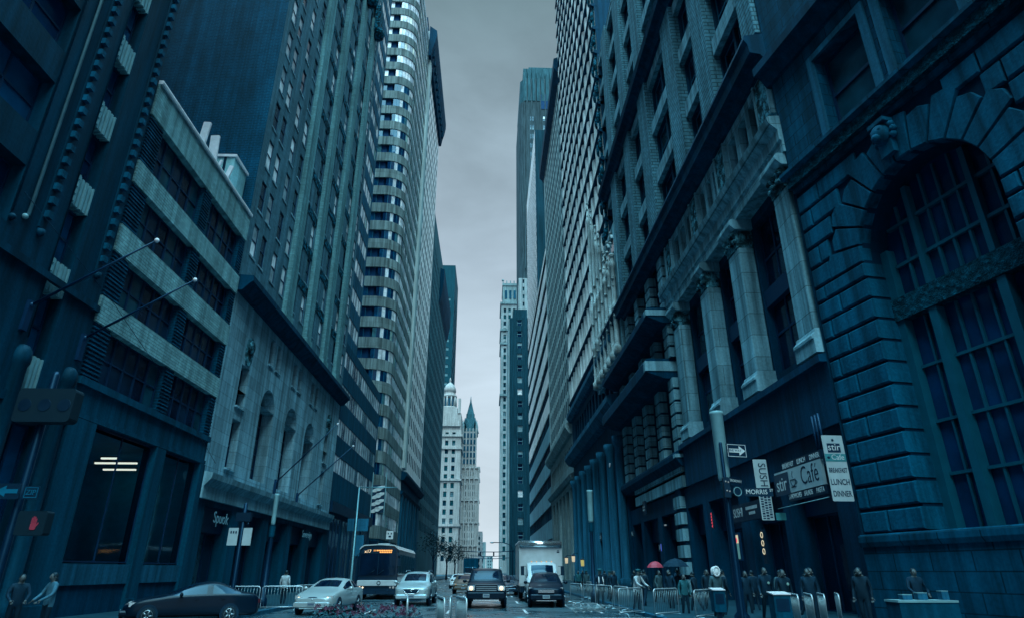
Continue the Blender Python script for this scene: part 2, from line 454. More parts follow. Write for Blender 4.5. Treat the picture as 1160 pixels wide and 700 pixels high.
M['g_bt'] = glass('glass_tower_bright', pb=.2, blind=(.3, .42, .48), pr=.35, bright=(.85, .95, 1.0))

M['far_dk'] = stone('far_dark_wall', (.008, .045, .068), .3, .1, .4, fine=2)
M['room'] = paint('room_paint', (.01, .42, .62), .9)
M['far_mid'] = stone('far_mid_stone', (.30, .40, .43), .3, .15, .4, fine=2)
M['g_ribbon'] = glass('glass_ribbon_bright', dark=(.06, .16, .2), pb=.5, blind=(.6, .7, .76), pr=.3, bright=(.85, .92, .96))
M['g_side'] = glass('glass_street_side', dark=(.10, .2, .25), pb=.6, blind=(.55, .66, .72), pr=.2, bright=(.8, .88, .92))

M['carved_fine'] = carved('carved_fine', (.002, .075, .125), 5.0, .5, 1.15)
M['f_wall'] = stone('grey_tower_wall', (.04, .13, .165), .35, .3, .5, fine=2)
M['slab'] = stone('slab_tower_wall', (.012, .075, .105), .3, .05, .3, fine=2)
# ================================================================ LEFT SIDE
T = FL
# ---------------------------------------------------------------- near granite block with studded piers
b = thing('granite_building', 'very dark granite office block at the left edge with studded piers and finned spandrels', 'building', (-15.5, 14, 0))
PIT = 3.47
ops = []; strip = []; big = []
for k in range(-2, 12):
    z0 = 15.44 + PIT*k
    if z0 > 8: strip.append((20.35, 21.4, z0, z0+2.2))
    if z0 > 10:
        for q in range(8): big.append((12.2-7.2*q, 17.95-7.2*q, z0, z0+2.12))
fins = [(20.35, 21.4, 15.44+PIT*k+2.2, 15.44+PIT*(k+1)) for k in range(-3, 12)]
doors = [(20.75, 22.2, 0.15, 6.3), (12.5, 17.6, 0.9, 6.6), (5.2, 10.4, 0.9, 6.6)]
mb = MB(T)
full = [(20.35, 21.4, 6.9, 58)]
wall(mb, -40.0, 23.3, 0.0, 58, full + big + doors, .55)  # stretch behind the camera is unseen, lengthened to shade the near fronts
mb.build('wall', M['near_dk'], b)
shell(b, T, -40.0, 23.29, 24, 0, 58, M['near_dk2'], 'side_wall')
windows(b, T, strip, [M['g_near'], M['frame_dk']], w=-.5, cols=1, rows=2)
windows(b, T, big, [M['g_near'], M['frame_dk']], w=-.5, cols=4, rows=2)
for (u0, u1, z0, z1) in fins:
    mb = MB(T)
    mb.box(u0, u1, -.5, -.42, z0, z1, 0)
    for k in range(5):
        u = u0 + .10 + k*.22
        mb.box(u, u+.12, -.42, -.04+(-.02 if k % 2 else 0), z0+.05, z1-.05, 1)
    for k in range(4):
        z = z0 + .1 + k*.3
        mb.box(u0-.03, u0+.06, -.41, .05, z, z+.19, 1)
    mb.build('finned_spandrel', [M['near_dk2'], M['frame_l']], b)
for u in (19.35, 22.72, 11.4):
    mb = MB(T)
    mb.box(u-.16, u+.16, .003, .07, 12.5, 57, 0)
    z = 12.9
    while z < 57:
        mb.box(u-.12, u+.12, .07, .24, z, z+.26, 1); z += .56
    mb.lathe((u, .05, 12.35), [(.05, -.16), (.13, -.1), (.15, .1)], 10, 0)
    mb.build('studded_pier_strip', [M['near_dk'], M['rust']], b)
for u in (18.62,):
    mb = MB(T)
    mb.tube([(u, .07, 12.6), (u, .07, 35), (u, .07, 57)], .055, 8)
    mb.ball((u-.08, .04, 12.5), .1, 10, 6)
    mb.build('bead_moulding', M['frame_l'], b)
mb = MB(T); mb.tube([(20.28, .03, 8.9), (20.28, .03, 57)], .025, 6); mb.tube([(18.0, .03, 12.4), (18.0, .03, 57)], .03, 6)
mb.ball((18.05, .04, 12.2), .12, 10, 6)
mb.build('edge_moulding', M['near_dk'], b)
mb = MB(T); mb.box(-40, 23.28, .004, .16, 11.0, 11.25); mb.box(-40, 23.28, .004, .1, 6.72, 7.0); mb.build('belt_course', M['near_dk'], b)
for u in (18.3, 20.25, 22.75, 11.4):
    mb = MB(T)
    mb.lathe((u, .0, 0), [(.36, 0), (.36, .7), (.29, .8), (.27, 7.9), (.32, 8.0), (.33, 8.2), (.29, 8.42), (.18, 8.58), (.02, 8.64)], 16)
    mb.build('half_round_pilaster', M['near_dk'], b)
for (u0, u1, z0, z1) in doors:
    mb = MB(T); win_mesh(mb, u0, u1, z0, z1, -.5, 2, 3, .08)
    mb.build('entrance_glazing', [M['g_near'], M['frame_dk']], b)

# ---------------------------------------------------------------- low brick building with ribbon windows and the shop
b = thing('brick_building', 'six storey building with pale brick bands between dark ribbon windows over a lit shop', 'building', (-15.5, 29, 0))
bands = [(20.7, 22.4), (17.1, 18.22), (13.8, 15.02), (10.7, 11.78)]
ribs = [(18.22, 20.7), (15.02, 17.1), (11.78, 13.8), (8.5, 10.7)]
bays = [(24.55, 29.25), (30.15, 34.5)]
U0, U1 = 23.3, 35.2
for i, (z0, z1) in enumerate(bands):
    mb = MB(T); mb.box(U0+.003, U1-.003, -.4, .10, z0, z1)
    mb.build('brick_band', M['brick_band'], b)
mb = MB(T); mb.prof([(-.45, 22.4), (.2, 22.4), (.22, 22.52), (.2, 22.6), (-.45, 22.62)], U0+.004, U1-.004)
mb.build('coping', M['coping'], b)
for (z0, z1) in ribs:
    for (a, c) in ((U0, 24.55), (29.25, 30.15), (34.5, U1)):
        mb = MB(T)
        mb.box(a+.004, c-.004, -.4, -.02, z0, z1)
        z = z0+.08
        while z < z1-.1:
            mb.box(a+.05, c-.05, -.02, .06, z, z+.07, 1); z += .17
        mb.build('corbelled_brick_pier', [M['brick_dk'], M['brick_dk']], b)
    for (a, c) in bays:
        n = 5; d = (c-a)/n
        for k in range(n):
            mb = MB(T); win_mesh(mb, a+k*d+.01, a+(k+1)*d-.01, z0, z1, -.3, 1, 2, .05, .06)
            w = mb.build('window', [M['g_a'], M['frame_dk']], b)
            mb = MB(T); mb.box(a+k*d+.02, a+(k+1)*d-.02, -.3, .02, z0+.003, z0+.05); mb.build('sill', M['frame_dk'], w)
mb = MB(T); mb.box(U0+.002, U1-.002, -.4, .02, 7.0, 8.5)
mb.box(U0+.002, U1-.002, .02, .16, 8.2, 8.48); mb.box(U0+.002, U1-.002, .02, .10, 7.02, 7.2)
mb.build('shop_fascia', M['conc_dk'], b)
for (a, c) in ((U0, 25.0), (29.85, 30.75), (34.6, U1)):
    mb = MB(T); mb.box(a+.005, c-.005, -.5, .12, 0, 6.99); mb.box(a+.005, c-.005, .12, .2, 0, .6)
    mb.build('shop_pilaster', M['conc_dk'], b)
for (a, c) in ((25.0, 29.85), (30.75, 34.6)):
    mb = MB(T); mb.box(a, c, -.3, -.05, 0, 1.2); mb.build('stall_riser', M['near_dk2'], b)
    mb = MB(T); win_mesh(mb, a, c, 2.0, 6.98, -.2, 2, 1, .05); mb.build('shop_window_frame', [M['g_near'], M['frame_dk']], b).data.materials[0] = M['clear']
    mb = MB(T); mb.box(a, c, -.32, .03, 1.2, 1.95); mb.build('shop_sign_board', M['grey_dk'], b)
# shop interior: a real lit room behind clear glass in the near bay
mb = MB(T)
A_, B_ = 25.0, 34.6
mb.quad((A_, -6, 2), (B_, -6, 2), (B_, -6, 7), (A_, -6, 7)); mb.quad((A_, -.5, 1.9), (B_, -.5, 1.9), (B_, -6, 1.9), (A_, -6, 1.9))
mb.quad((A_, -.5, 6.9), (B_, -.5, 6.9), (B_, -6, 6.9), (A_, -6, 6.9)); mb.quad((A_, -.5, 2), (A_, -6, 2), (A_, -6, 7), (A_, -.5, 7)); mb.quad((B_, -.5, 2), (B_, -6, 2), (B_, -6, 7), (B_, -.5, 7))
mb.build('shop_room', M['room'], b)
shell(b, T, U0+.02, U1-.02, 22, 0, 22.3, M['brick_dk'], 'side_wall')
# rooftop penthouse behind the coping
p = thing('roof_penthouse', 'small pale rooftop bulkhead behind the coping of the brick band building', 'penthouse', (-17.2, 33.9, 22.3))
mb = MB(); mb.box(-1.2, 1.2, -1.0, .9, 0, 3.0); mb.build('wall', M['lime_l'], p)
mb = MB(); mb.box(-1.3, 1.3, -1.1, 1.0, 3.0, 3.18); mb.build('roof', M['coping'], p)
mb = MB(); mb.box(.55, .7, -1.06, -1.003, 0, 3.0); mb.build('downpipe', M['metal_dk'], p)
# phone antennas
lab = ['tall flat white antenna panel standing left on the brick building roof', 'white antenna panel right of the tall one on the roof edge', 'thin slanted white antenna on the roof', 'short slanted white dish edge antenna at the right of the roof group']
for i, (x, y, z, w, h, tl) in enumerate(((-16.6, 29.9, 23.0, .42, 2.3, 4), (-16.3, 31.1, 23.0, .5, 2.3, -3), (-16.6, 31.75, 22.6, .14, 1.5, 14), (-16.4, 32.6, 22.6, .26, 1.7, 14))):
    a = thing('roof_antenna', lab[i], 'antenna', (x, y, z-.4), 0, 'antennas on the brick building roof')
    mb = MB(); mb.tube([(0, 0, 0), (0, 0, h*.7)], .035, 6); mb.build('mast', M['metal_gr'], a)
    mb = MB(); mb.rbox(-w/2, w/2, -.1, -.22, 0.5, .5+h, .05); o = mb.build('panel', M['coping'], a); o.rotation_euler = (0, R(tl), 0)
# fluorescent tubes in the shop
tube_m = glow('tube_light', (1.0, .95, .78), 1.1)
for i, (y, x, L) in enumerate(((29.6, -17.3, .7), (31.0, -17.75, 1.95), (33.1, -18.7, 1.6))):
    a = thing('ceiling_tube_light', ['shortest and topmost glowing tube light in the shop window', 'middle and longest glowing tube light in the shop window', 'lowest glowing tube light deep in the shop window'][i], 'lamp', (x, y, 6.4), 0, 'tube lights in the shop')
    mb = MB(); mb.box(-L/2-.05, L/2+.05, -.09, .09, .05, .12); mb.build('housing', M['metal_gr'], a)
    mb = MB(); mb.box(-L/2, L/2, -.055, .055, -.02, .05); mb.build('tube', tube_m, a)

# ---------------------------------------------------------------- tall brick tower on a limestone base
b = thing('brick_tower', 'tall brown brick office tower with paired windows above an arched limestone base', 'building', (-15.5, 50, 0))
U0, U1, H = 35.2, 64.2, 78.0
cols = [(36.2, 37.1), (37.75, 38.65), (40.1, 41.0), (42.3, 43.2), (45.2, 46.1), (47.6, 48.5), (50.9, 51.8), (53.3, 54.2), (56.4, 57.3), (58.8, 59.7), (61.0, 61.9), (62.7, 63.5)]
rows = [(20.35+3.34*k, 22.6+3.34*k) for k in range(0, 17)]
rects = [(a, c, z0, z1) for (a, c) in cols for (z0, z1) in rows]
mb = MB(T); wall(mb, U0, U1, 18.4, H, rects, .32)
mb.build('wall', M['brick_b'], b)
windows(b, T, rects, [M['g_bt'], M['frame_dk'], M['lime']], w=-.09, rows=2, sill=.05, fr=.05)
for u in (44.1, 49.6, 55.3, 60.3):
    mb = MB(T); mb.box(u-.75, u+.75, .003, .35, 19.4, 66); mb.box(u-.85, u+.85, .003, .45, 18.6, 19.4)
    mb.build('brick_pier', M['brick_l'], b)
for (u0, u1) in ((44.9, 48.8), (50.4, 54.5), (56.1, 59.5)):
    for k in range(17):
        z = 22.75 + 3.34*k
        mb = MB(T); mb.box(u0+.1, u1-.1, .003, .05, z, z+.75) 
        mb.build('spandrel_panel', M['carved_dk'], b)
mb = MB(T)
mb.box(U0+.01, U1-.01, .002, .30, 68.0, 68.8)
for u in (44.1, 49.6, 55.3, 60.3): mb.box(u-.9, u+.9, .35, 1.0, 64.0, 68.0); mb.ball((u, .7, 64), .9, 8, 6)
mb.build('upper_cornice', M['carved_dk'], b)
mb = MB(T); mb.prof([(0, 17.4), (.35, 17.4), (.8, 17.9), (.95, 18.0), (.95, 18.35), (0, 18.42)], U0+.01, U1-.01)
mb.build('belt_cornice', M['q_dark'], b)
# base: wall with three arches and small windows
arch = [(42.2, 45.0), (47.7, 50.6), (53.1, 56.0)]
small = []
for a in (38.0, 59.6): small += [(a, a+1.35, 11.0, 13.6), (a, a+1.35, 7.3, 10.2)]
pairs = []
for (a, c) in ((37.6, 39.8),) + tuple(arch) + ((59.2, 61.4),):
    m_ = (a+c)/2; pairs += [(m_-1.25, m_-.3, 15.0, 16.9), (m_+.3, m_+1.25, 15.0, 16.9)]
pairs = [p for p in pairs if 41 < p[0] < 58] 
mb = MB(T)
flat = [(a, c, 7.2, 12.0) for (a, c) in arch]
wall(mb, U0, U1, 6.6, 12.0, flat + [s for s in small if s[3] < 12] + [(s[0], s[1], 11.0, 12.0) for s in small if s[3] > 12], .9)
zt = 13.75
wall(mb, U0, U1, zt, 17.42, pairs, .4)
def band_with_arch(mb, u0, u1, z0, z1, arcs, extra, depth):
    """strip of wall between z0 and z1 with segmental arches rising from z0"""
    edges = [u0]
    for (a, c) in arcs:
        wall(mb, edges[-1], a, z0, z1, [e for e in extra if edges[-1] <= e[0] and e[1] <= a], depth)
        n = 12; cu = (a+c)/2; rx = (c-a)/2; rz = min(rx, z1-z0-.15)
        pr = None
        for k in range(n+1):
            t = PI - PI*k/n; p = (cu+rx*math.cos(t), z0+rz*math.sin(t))
            if pr:
                mb.quad((pr[0], 0, pr[1]), (p[0], 0, p[1]), (p[0], 0, z1), (pr[0], 0, z1))
                mb.quad((pr[0], 0, pr[1]), (p[0], 0, p[1]), (p[0], -depth, p[1]), (pr[0], -depth, pr[1]))
            pr = p
        edges.append(c)
    wall(mb, edges[-1], u1, z0, z1, [e for e in extra if edges[-1] <= e[0]], depth)
band_with_arch(mb, U0, U1, 12.0, zt, arch, [(s[0], s[1], 12.0, 13.6) for s in small if s[3] > 12], .9)
mb.build('limestone_base', M['lime'], b)
for (a, c) in arch:
    mb = MB(T); win_mesh(mb, a, c, 7.2, 12.0, -.85, 3, 5, .07)
    n = 8; cu = (a+c)/2; rx = (c-a)/2; mb.r = .4
    mb.poly([(cu+rx*math.cos(PI*k/n), -.85, 12+1.45*math.sin(PI*k/n)) for k in range(n+1)], 0)
    mb.build('arched_window', [M['g_dk'], M['frame_dk']], b)
windows(b, T, small, [M['g_dk'], M['frame_dk'], M['lime']], w=-.5, cols=1, rows=2, sill=.14)
windows(b, T, pairs, [M['g_dk'], M['frame_dk'], M['lime']], w=-.38, cols=1, rows=2, sill=.1)
for u in (38.7, 60.2):
    mb = MB(T)
    mb.prism([(u+.55*math.cos(k*PI/8), 14.6+.95*math.sin(k*PI/8)) for k in range(16)], .003, .12)
    mb.lathe((u, .12, 14.9), [(.42, 0), (.45, .06), (.36, .14), (.2, .2), (.02, .24)], 14, axis='y'); 
    mb.build('medallion', M['carved'], b)
mb = MB(T); mb.prof([(0, 5.95), (.25, 5.95), (.55, 6.3), (.6, 6.6), (0, 6.72)], U0+.01, U1-.01); mb.box(U0+.01, U1-.01, .003, .22, 5.3, 5.95)
mb.build('shop_cornice', M['lime_plain'], b)
so = [(36.4, 40.4), (41.6, 46.0), (47.2, 51.6), (52.8, 57.0), (58.2, 63.0)]
mb = MB(T); wall(mb, U0, U1, 0, 5.3, [(a, c, .1, 5.0) for (a, c) in so], 1.0)
mb.build('shopfront_wall', M['conc_dk'], b)
for (a, c) in so:
    mb = MB(T); win_mesh(mb, a, c, .12, 3.7, -.9, 3, 1, .07); mb.box(a, c, -.9, -.5, 3.7, 5.0, 1)
    mb.build('shopfront', [M['g_dk'], M['frame_dk']], b)
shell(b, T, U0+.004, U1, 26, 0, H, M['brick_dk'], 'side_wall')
sw = paint('sign_letter', (.16, .34, .42), .5)
text_obj('Spuok', 'shop_lettering', sw, b, .85, frame_m((.4, -12.2+0, 4.4), (0, 1, 0), (0, 0, 1)), align='CENTER')
text_obj('Sovereign', 'shop_lettering', sw, b, .75, frame_m((.4, 6.0, 4.45), (0, 1, 0), (0, 0, 1)), align='CENTER')

# ---------------------------------------------------------------- ribbon window block
b = thing('ribbon_window_building', 'slab office building with long bright ribbon windows stepping down to a lower wing', 'building', (-15.5, 75, 0))
rb = []
for (u0, u1, z0, H, zst) in ((64.2, 69.6, 24.4, 92, 25.6), (69.6, 87.0, 0, 24.6, 10.8)):
    k = 0; ops = []
    z = zst
    while z + 2 < H:
        ops.append((u0+.05 if u0 > 69 else 64.25, u1-.35, z, z+1.75)); z += 3.62
    mb = MB(T); wall(mb, u0+.003, u1, z0, H, ops, .07); mb.build('wall', M['conc_dk'] if u0 > 69 else M['grey_dk'], b)
    for o in ops:
        n = max(3, int((o[1]-o[0])/1.25)); d = (o[1]-o[0])/n
        rb += [(o[0]+i*d, o[0]+(i+1)*d-.02, o[2], o[3]) for i in range(n)]
mb = MB(T); ops = [(64.25, 69.6, 10.8+3.62*k, 12.55+3.62*k) for k in range(4)]
wall(mb, 64.203, 69.6, 0, 24.4, ops, .07); mb.build('wall', M['conc_dk'], b)
for o in ops: rb += [(o[0]+i*1.07, o[0]+(i+1)*1.07-.02, o[2], o[3]) for i in range(5)]
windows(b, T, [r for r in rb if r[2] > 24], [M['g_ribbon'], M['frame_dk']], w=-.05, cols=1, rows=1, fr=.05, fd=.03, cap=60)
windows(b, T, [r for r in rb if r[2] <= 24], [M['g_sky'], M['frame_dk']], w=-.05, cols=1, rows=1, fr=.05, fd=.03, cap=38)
shell(b, T, 64.21, 69.6, 24, 0, 92, M['conc'], 'side_wall')
shell(b, T, 69.6, 87.0, 24, 0, 24.6, M['conc_dk'], 'side_wall')
mb = MB(T); mb.box(64.3, 87, .003, .3, 7.0, 8.0); mb.build('canopy', M['metal_dk'], b)
mb = MB(T); mb.box(68, 76, .003, .06, 8.0, 10.6); mb.build('blank_panel', M['conc_dk'], b)
mb = MB(T)
for k in range(4): win_mesh(mb, 65+k*5.4, 69.4+k*5.4, .2, 6.6, .02, 3, 1, .08)
mb.build('lobby_glazing', [M['g_dk'], M['frame_dk']], b)

# ---------------------------------------------------------------- rounded corner tower
b = thing('rounded_corner_tower', 'tall banded concrete tower with a rounded corner and stacked strips of windows', 'building', (-20, 93, 0))
RC = 3.2
def outline(off):
    pts = [(-42, 93-off)]
    cx, cy = -15.5-RC, 93+RC
    for k in range(9):
        t = R(-90 + 90*k/8); pts.append((cx+(RC+off)*math.cos(t), cy+(RC+off)*math.sin(t)))
    pts.append((-15.5+off, 113.9))
    return pts
def skin(mb, off, z0, z1, m=0):
    p = outline(off)
    for a, c in zip(p, p[1:]):
        mb.quad((*a, z0), (*c, z0), (*c, z1), (*a, z1), m)
def ledge(mb, oa, ob, z, m=0):
    p, q = outline(oa), outline(ob)
    for i in range(len(p)-1):
        mb.quad((*p[i], z), (*p[i+1], z), (*q[i+1], z), (*q[i], z), m)
PF = 3.475; nf = 32
Tid = lambda x, y, z: (x, y, z)
rank = []
for k in range(nf):
    z = 5.9 + PF*k
    mb = MB(Tid); skin(mb, 0, z, z+1.75); ledge(mb, -.35, 0, z); ledge(mb, -.35, 0, z+1.75)
    mb.build('concrete_band', M['conc'], b)
mb = MB(Tid); skin(mb, -.05, 0, 5.9); mb.build('ground_floor_wall', M['conc_dk'], b)
mb = MB(Tid); mb.slab([(-42, 93.6), (-19.2, 93.6), (-16.4, 96.4), (-16.2, 113.9), (-42, 113.9)], 0, 5.9+PF*nf); mb.build('core_wall', M['interior'], b)
mbs = {}
panes = []
seg = [(-41+1.9*k, 93.35, -41+1.9*(k+1), 93.35) for k in range(11)]
pp = outline(-.12)[1:10]
seg += [(a[0], a[1], c[0], c[1]) for a, c in zip(pp, pp[1:])]
seg += [(-15.56, 96.3+1.74*k, -15.56, 96.3+1.74*(k+1)) for k in range(10)]
for k in range(nf):
    z = 5.9+PF*k+1.75
    for j, (x0, y0, x1, y1) in enumerate(seg):
        panes.append((x0, y0, x1, y1, z, z+PF-1.75, k, j))
vis = lambda q: q[3] if False else (1 if (q[0] > -23 and q[1] < 104) else 0)
panes.sort(key=lambda q: (-vis(q), q[6] > 27, q[6]))
rest = {}
for i, q in enumerate(panes):
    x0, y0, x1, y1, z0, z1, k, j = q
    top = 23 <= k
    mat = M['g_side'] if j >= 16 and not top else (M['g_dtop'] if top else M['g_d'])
    rn = random.random()
    if not top and j == 13: rn = .97
    if not top and j < 13 and k < 20: rn *= .86
    def put(mb):
        mb.r = rn
        mb.quad((x0, y0, z0), (x1, y1, z0), (x1, y1, z1), (x0, y0, z1), 0)
        mb.r = .5
        dx, dy = x1-x0, y1-y0; L = math.hypot(dx, dy); dx, dy = dx/L*.06, dy/L*.06
        nx, ny = dy*.6, -dx*.6
        mb.quad((x1-dx, y1-dy, z0), (x1, y1, z0), (x1, y1, z1), (x1-dx, y1-dy, z1), 1) if False else mb.f([mb.v(v) for v in ((x1-dx+nx, y1-dy+ny, z0), (x1+nx, y1+ny, z0), (x1+nx, y1+ny, z1), (x1-dx+nx, y1-dy+ny, z1))], 1)
    if i < 98:
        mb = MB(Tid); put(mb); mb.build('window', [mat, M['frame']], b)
    else:
        key = mat.name
        if key not in rest: rest[key] = (MB(Tid), mat)
        put(rest[key][0])
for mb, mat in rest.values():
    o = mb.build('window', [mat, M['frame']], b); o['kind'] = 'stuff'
# street canopy sign board of the tower base
mb = MB(Tid); mb.box(-20, -15.2, 92.3, 93.3, 4.6, 5.5); mb.build('entrance_canopy', M['metal_dk'], b)

# ---------------------------------------------------------------- pale gridded tower with heavy cornice
b = thing('cornice_tower', 'bright pale tower with a fine window grid and a huge dark overhanging cornice', 'building', (-15.5, 135, 0))
U0, U1, H = 114.0, 146.0, 122.0
cols = [117.4+2.85*k for k in range(10)]
rows = [20.5+3.45*k for k in range(27)]
rects = [(u, u+1.5, z, z+2.2) for u in cols for z in rows]
mb = MB(T); wall(mb, U0, U1, 17.5, 114, rects, .05); mb.build('wall', M['white_stone'], b)
windows(b, T, rects, [M['g_far'], M['frame']], w=-.03, rows=2, fr=.05, fd=.015)
mb = MB(T); mb.box(U0, U0+2.6, .003, .5, 18.5, 112); mb.build('corner_pier', M['tan'], b)
mb = MB(T); mb.prof([(0, 112), (.6, 112), (.9, 114), (1.4, 116), (1.7, 118), (1.7, 119.6), (0, 121)], U0-1.5, U1+.5)
k = U0
while k < U1: mb.box(k, k+.9, .5, 1.3, 113.2, 115.6, 0); k += 2.7
mb.build('cornice', M['q_dark'], b)
mb = MB(T); mb.box(U0+1, U0+5, -5, -1, 122, 126.5); mb.ball((U0+3, -3, 127), 1.6, 10, 6); mb.build('roof_turret', M['q_dark'], b)
mb = MB(T)
base = [(u, u+1.9, 4.5, 13.8) for u in [116.5+4.2*k for k in range(7)]] 
wall(mb, U0, U1, 0, 17.5, base, .7); mb.build('base_wall', M['grey_dk'], b)
mb = MB(T); mb.prof([(0, 16.4), (.5, 16.4), (1.0, 17.2), (1.0, 17.7), (0, 17.9)], U0-.4, U1); mb.prof([(0, 14), (.3, 14), (.5, 14.5), (0, 14.7)], U0-.2, U1)
mb.build('belt_cornice', M['q_dark'], b)
for u in [115.4+4.2*k for k in range(7)]:
    mb = MB(T); mb.box(u-.8, u+.8, .003, .35, 0, 14); mb.build('pilaster', M['grey_dk'], b)
windows(b, T, base, [M['g_dk'], M['frame_dk']], w=-.6, cols=2, rows=4)
shell(b, T, U0, U1, 24, 0, 121, M['tan'], 'side_wall')

# ---------------------------------------------------------------- darker tower behind with its own cornice
b = thing('grey_corner_tower', 'grey office tower beyond the cornice tower with a small dark projecting cornice', 'building', (-15.5, 180, 0))
U0, U1 = 146.0, 205.0
rects = [(u, u+1.5, z, z+2.2) for u in [148+3.0*k for k in range(18)] for z in [10+3.7*k for k in range(20)]]
mb = MB(T); wall(mb, U0, U1, 0, 90, rects, .05); mb.build('wall', M['f_wall'], b)
windows(b, T, rects, [M['g_fdk'], M['frame_dk']], w=-.03, rows=1, fr=.06, fd=.015)
mb = MB(T); mb.prof([(0, 74), (.5, 76), (1.1, 80), (1.2, 85), (0, 85.5)], 170, U1); mb.build('cornice', M['q_dark'], b)
shell(b, T, U0, U1, 22, 0, 90, M['grey_dk'], 'side_wall')
# ================================================================ RIGHT SIDE
# ---------------------------------------------------------------- rusticated corner building (its front turns a little away from the street line)
ang = R(11.2)
TR0 = Fac((13.2, 23.1), (math.sin(ang), -math.cos(ang)), (-math.cos(ang), -math.sin(ang)))
T = TR0
b = thing('rusticated_building', 'massive dark rusticated stone building with a great arched window at the right edge', 'building', (13.2, 23.1, 0))
CU, CR, SP = 5.5, 2.78, 12.3         # arch centre, radius, springing
CU2 = 15.6
XT = 58  # front runs on out of view, lengthened to block sky light
mb = MB(T)
zb, zt = 2.86, 16.9
# back sheet (shows in the joints)
def arch_sheet(mb, u0, u1, z0, z1, cus, r, sp, w, depth):
    e = u0
    for cu in cus:
        mb.quad((e, w, z0), (cu-r, w, z0), (cu-r, w, z1), (e, w, z1))
        n = 20; pr = (cu-r, sp)
        for k in range(1, n+1):
            t = PI - PI*k/n; p = (cu+r*math.cos(t), sp+r*math.sin(t))
            mb.quad((pr[0], w, pr[1]), (p[0], w, p[1]), (p[0], w, z1), (pr[0], w, z1))
            mb.quad((pr[0], w, pr[1]), (p[0], w, p[1]), (p[0], w-depth, p[1]), (pr[0], w-depth, pr[1]))
            pr = p
        for s in (-1, 1):
            mb.quad((cu+s*r, w, z0), (cu+s*r, w, sp), (cu+s*r, w-depth, sp), (cu+s*r, w-depth, z0))
        mb.quad((cu-r, w, z0), (cu+r, w, z0), (cu+r, w-depth, z0), (cu-r, w-depth, z0))
        e = cu+r
    mb.quad((e, w, z0), (u1, w, z0), (u1, w, z1), (e, w, z1))
arch_sheet(mb, .01, XT, zb, zt, (CU, CU2), CR, SP, -.14, 1.3)
mb.build('joint_wall', M['rust_joint'], b)
mb = MB(T)
cz = .80; J = .055
def blk(u0, u1, z0, z1, deep=0):
    c = .05; r = random.random(); mb.r = r
    mb.quad((u0+c, 0, z0+c), (u1-c, 0, z0+c), (u1-c, 0, z1-c), (u0+c, 0, z1-c))
    for (a, d) in (((u0, z0), (u1, z0)), ((u1, z0), (u1, z1)), ((u1, z1), (u0, z1)), ((u0, z1), (u0, z0))):
        ia = (min(max(a[0], u0+c), u1-c), min(max(a[1], z0+c), z1-c)); id_ = (min(max(d[0], u0+c), u1-c), min(max(d[1], z0+c), z1-c))
        mb.quad((a[0], -.05, a[1]), (d[0], -.05, d[1]), (id_[0], 0, id_[1]), (ia[0], 0, ia[1]))
        mb.quad((a[0], -.14, a[1]), (d[0], -.14, d[1]), (d[0], -.05, d[1]), (a[0], -.05, a[1]))
    if deep:
        # quoin block returns into the reveal
        uu = u1 if deep > 0 else u0
        s = 1 if deep > 0 else -1
        mb.quad((uu+.004*s, -.05, z0), (uu+.004*s, -1.0, z0), (uu+.004*s, -1.0, z1), (uu+.004*s, -.05, z1))
        mb.quad((uu, -.14, z1), (uu, -1.0, z1), (uu+.004*s, -1.0, z1), (uu+.004*s, -.14, z1))
row = 0; z = zb
while z < SP-.1:
    z1 = min(z+cz, SP)
    for (a, c, d0, d1) in ((.05, CU-CR+.06, 0, 1), (CU+CR-.06, CU2-CR+.06, -1, 1), (CU2+CR-.06, XT-.5, -1, 0)):
        L = c-a; cuts = [a]
        x = a + (.55 if row % 2 else 1.25)
        while x < c-.7: cuts.append(x); x += 1.7
        cuts.append(c)
        for i in range(len(cuts)-1):
            deep = (1 if d1 and i == len(cuts)-2 else (-1 if d0 and i == 0 else 0))
            blk(cuts[i]+J/2, cuts[i+1]-J/2, z+J, z1-J, deep)
    z += cz; row += 1
# voussoirs and the stepped courses meeting them
def vous(cu):
    n = 13; RO = 4.35
    for k in range(n):
        a0 = PI - PI*k/n - .012; a1 = PI - PI*(k+1)/n + .012
        ro = RO if k % 2 == 0 else RO-.25
        def pt(t, r): return (cu+r*math.cos(t), min(SP+r*math.sin(t), zt-.05))
        am = (a0+a1)/2
        P = [pt(a0, CR), pt(a0, ro), pt(am, ro+.12), pt(a1, ro), pt(a1, CR)]
        c = (sum(p[0] for p in P)/5, sum(p[1] for p in P)/5)
        I = [(p[0]+(c[0]-p[0])*.045, p[1]+(c[1]-p[1])*.045) for p in P]
        mb.poly([(p[0], 0.004, p[1]) for p in I])
        for i in range(5):
            j = (i+1) % 5
            mb.quad((P[i][0], -.04, P[i][1]), (P[j][0], -.04, P[j][1]), (I[j][0], .004, I[j][1]), (I[i][0], .004, I[i][1]))
            mb.quad((P[i][0], -.5 if i == 4 else -.14, P[i][1]), (P[j][0], -.5 if i == 4 else -.14, P[j][1]), (P[j][0], -.04, P[j][1]), (P[i][0], -.04, P[i][1]))
for cu in (CU, CU2): vous(cu)
z = SP; row = 0
while z < zt-.2:
    z1 = min(z+.88, zt)
    def half(zz):
        d = 4.45**2 - max(0, min(zz-SP, 4.45))**2
        return math.sqrt(max(0, d))
    h = half((z+z1)/2) - .06
    for (a, c) in ((.05, CU-h), (CU+h, CU2-h), (CU2+h, XT-.5)):
        if c-a < .25: continue
        x = a + (.7 if row % 2 else 1.3); cuts = [a]
        while x < c-.5: cuts.append(x); x += 1.7
        cuts.append(c)
        for i in range(len(cuts)-1): blk(cuts[i]+J/2, cuts[i+1]-J/2, z+J, z1-J)
    z += .88; row += 1
mb.build('rusticated_blocks', M['rust'], b)
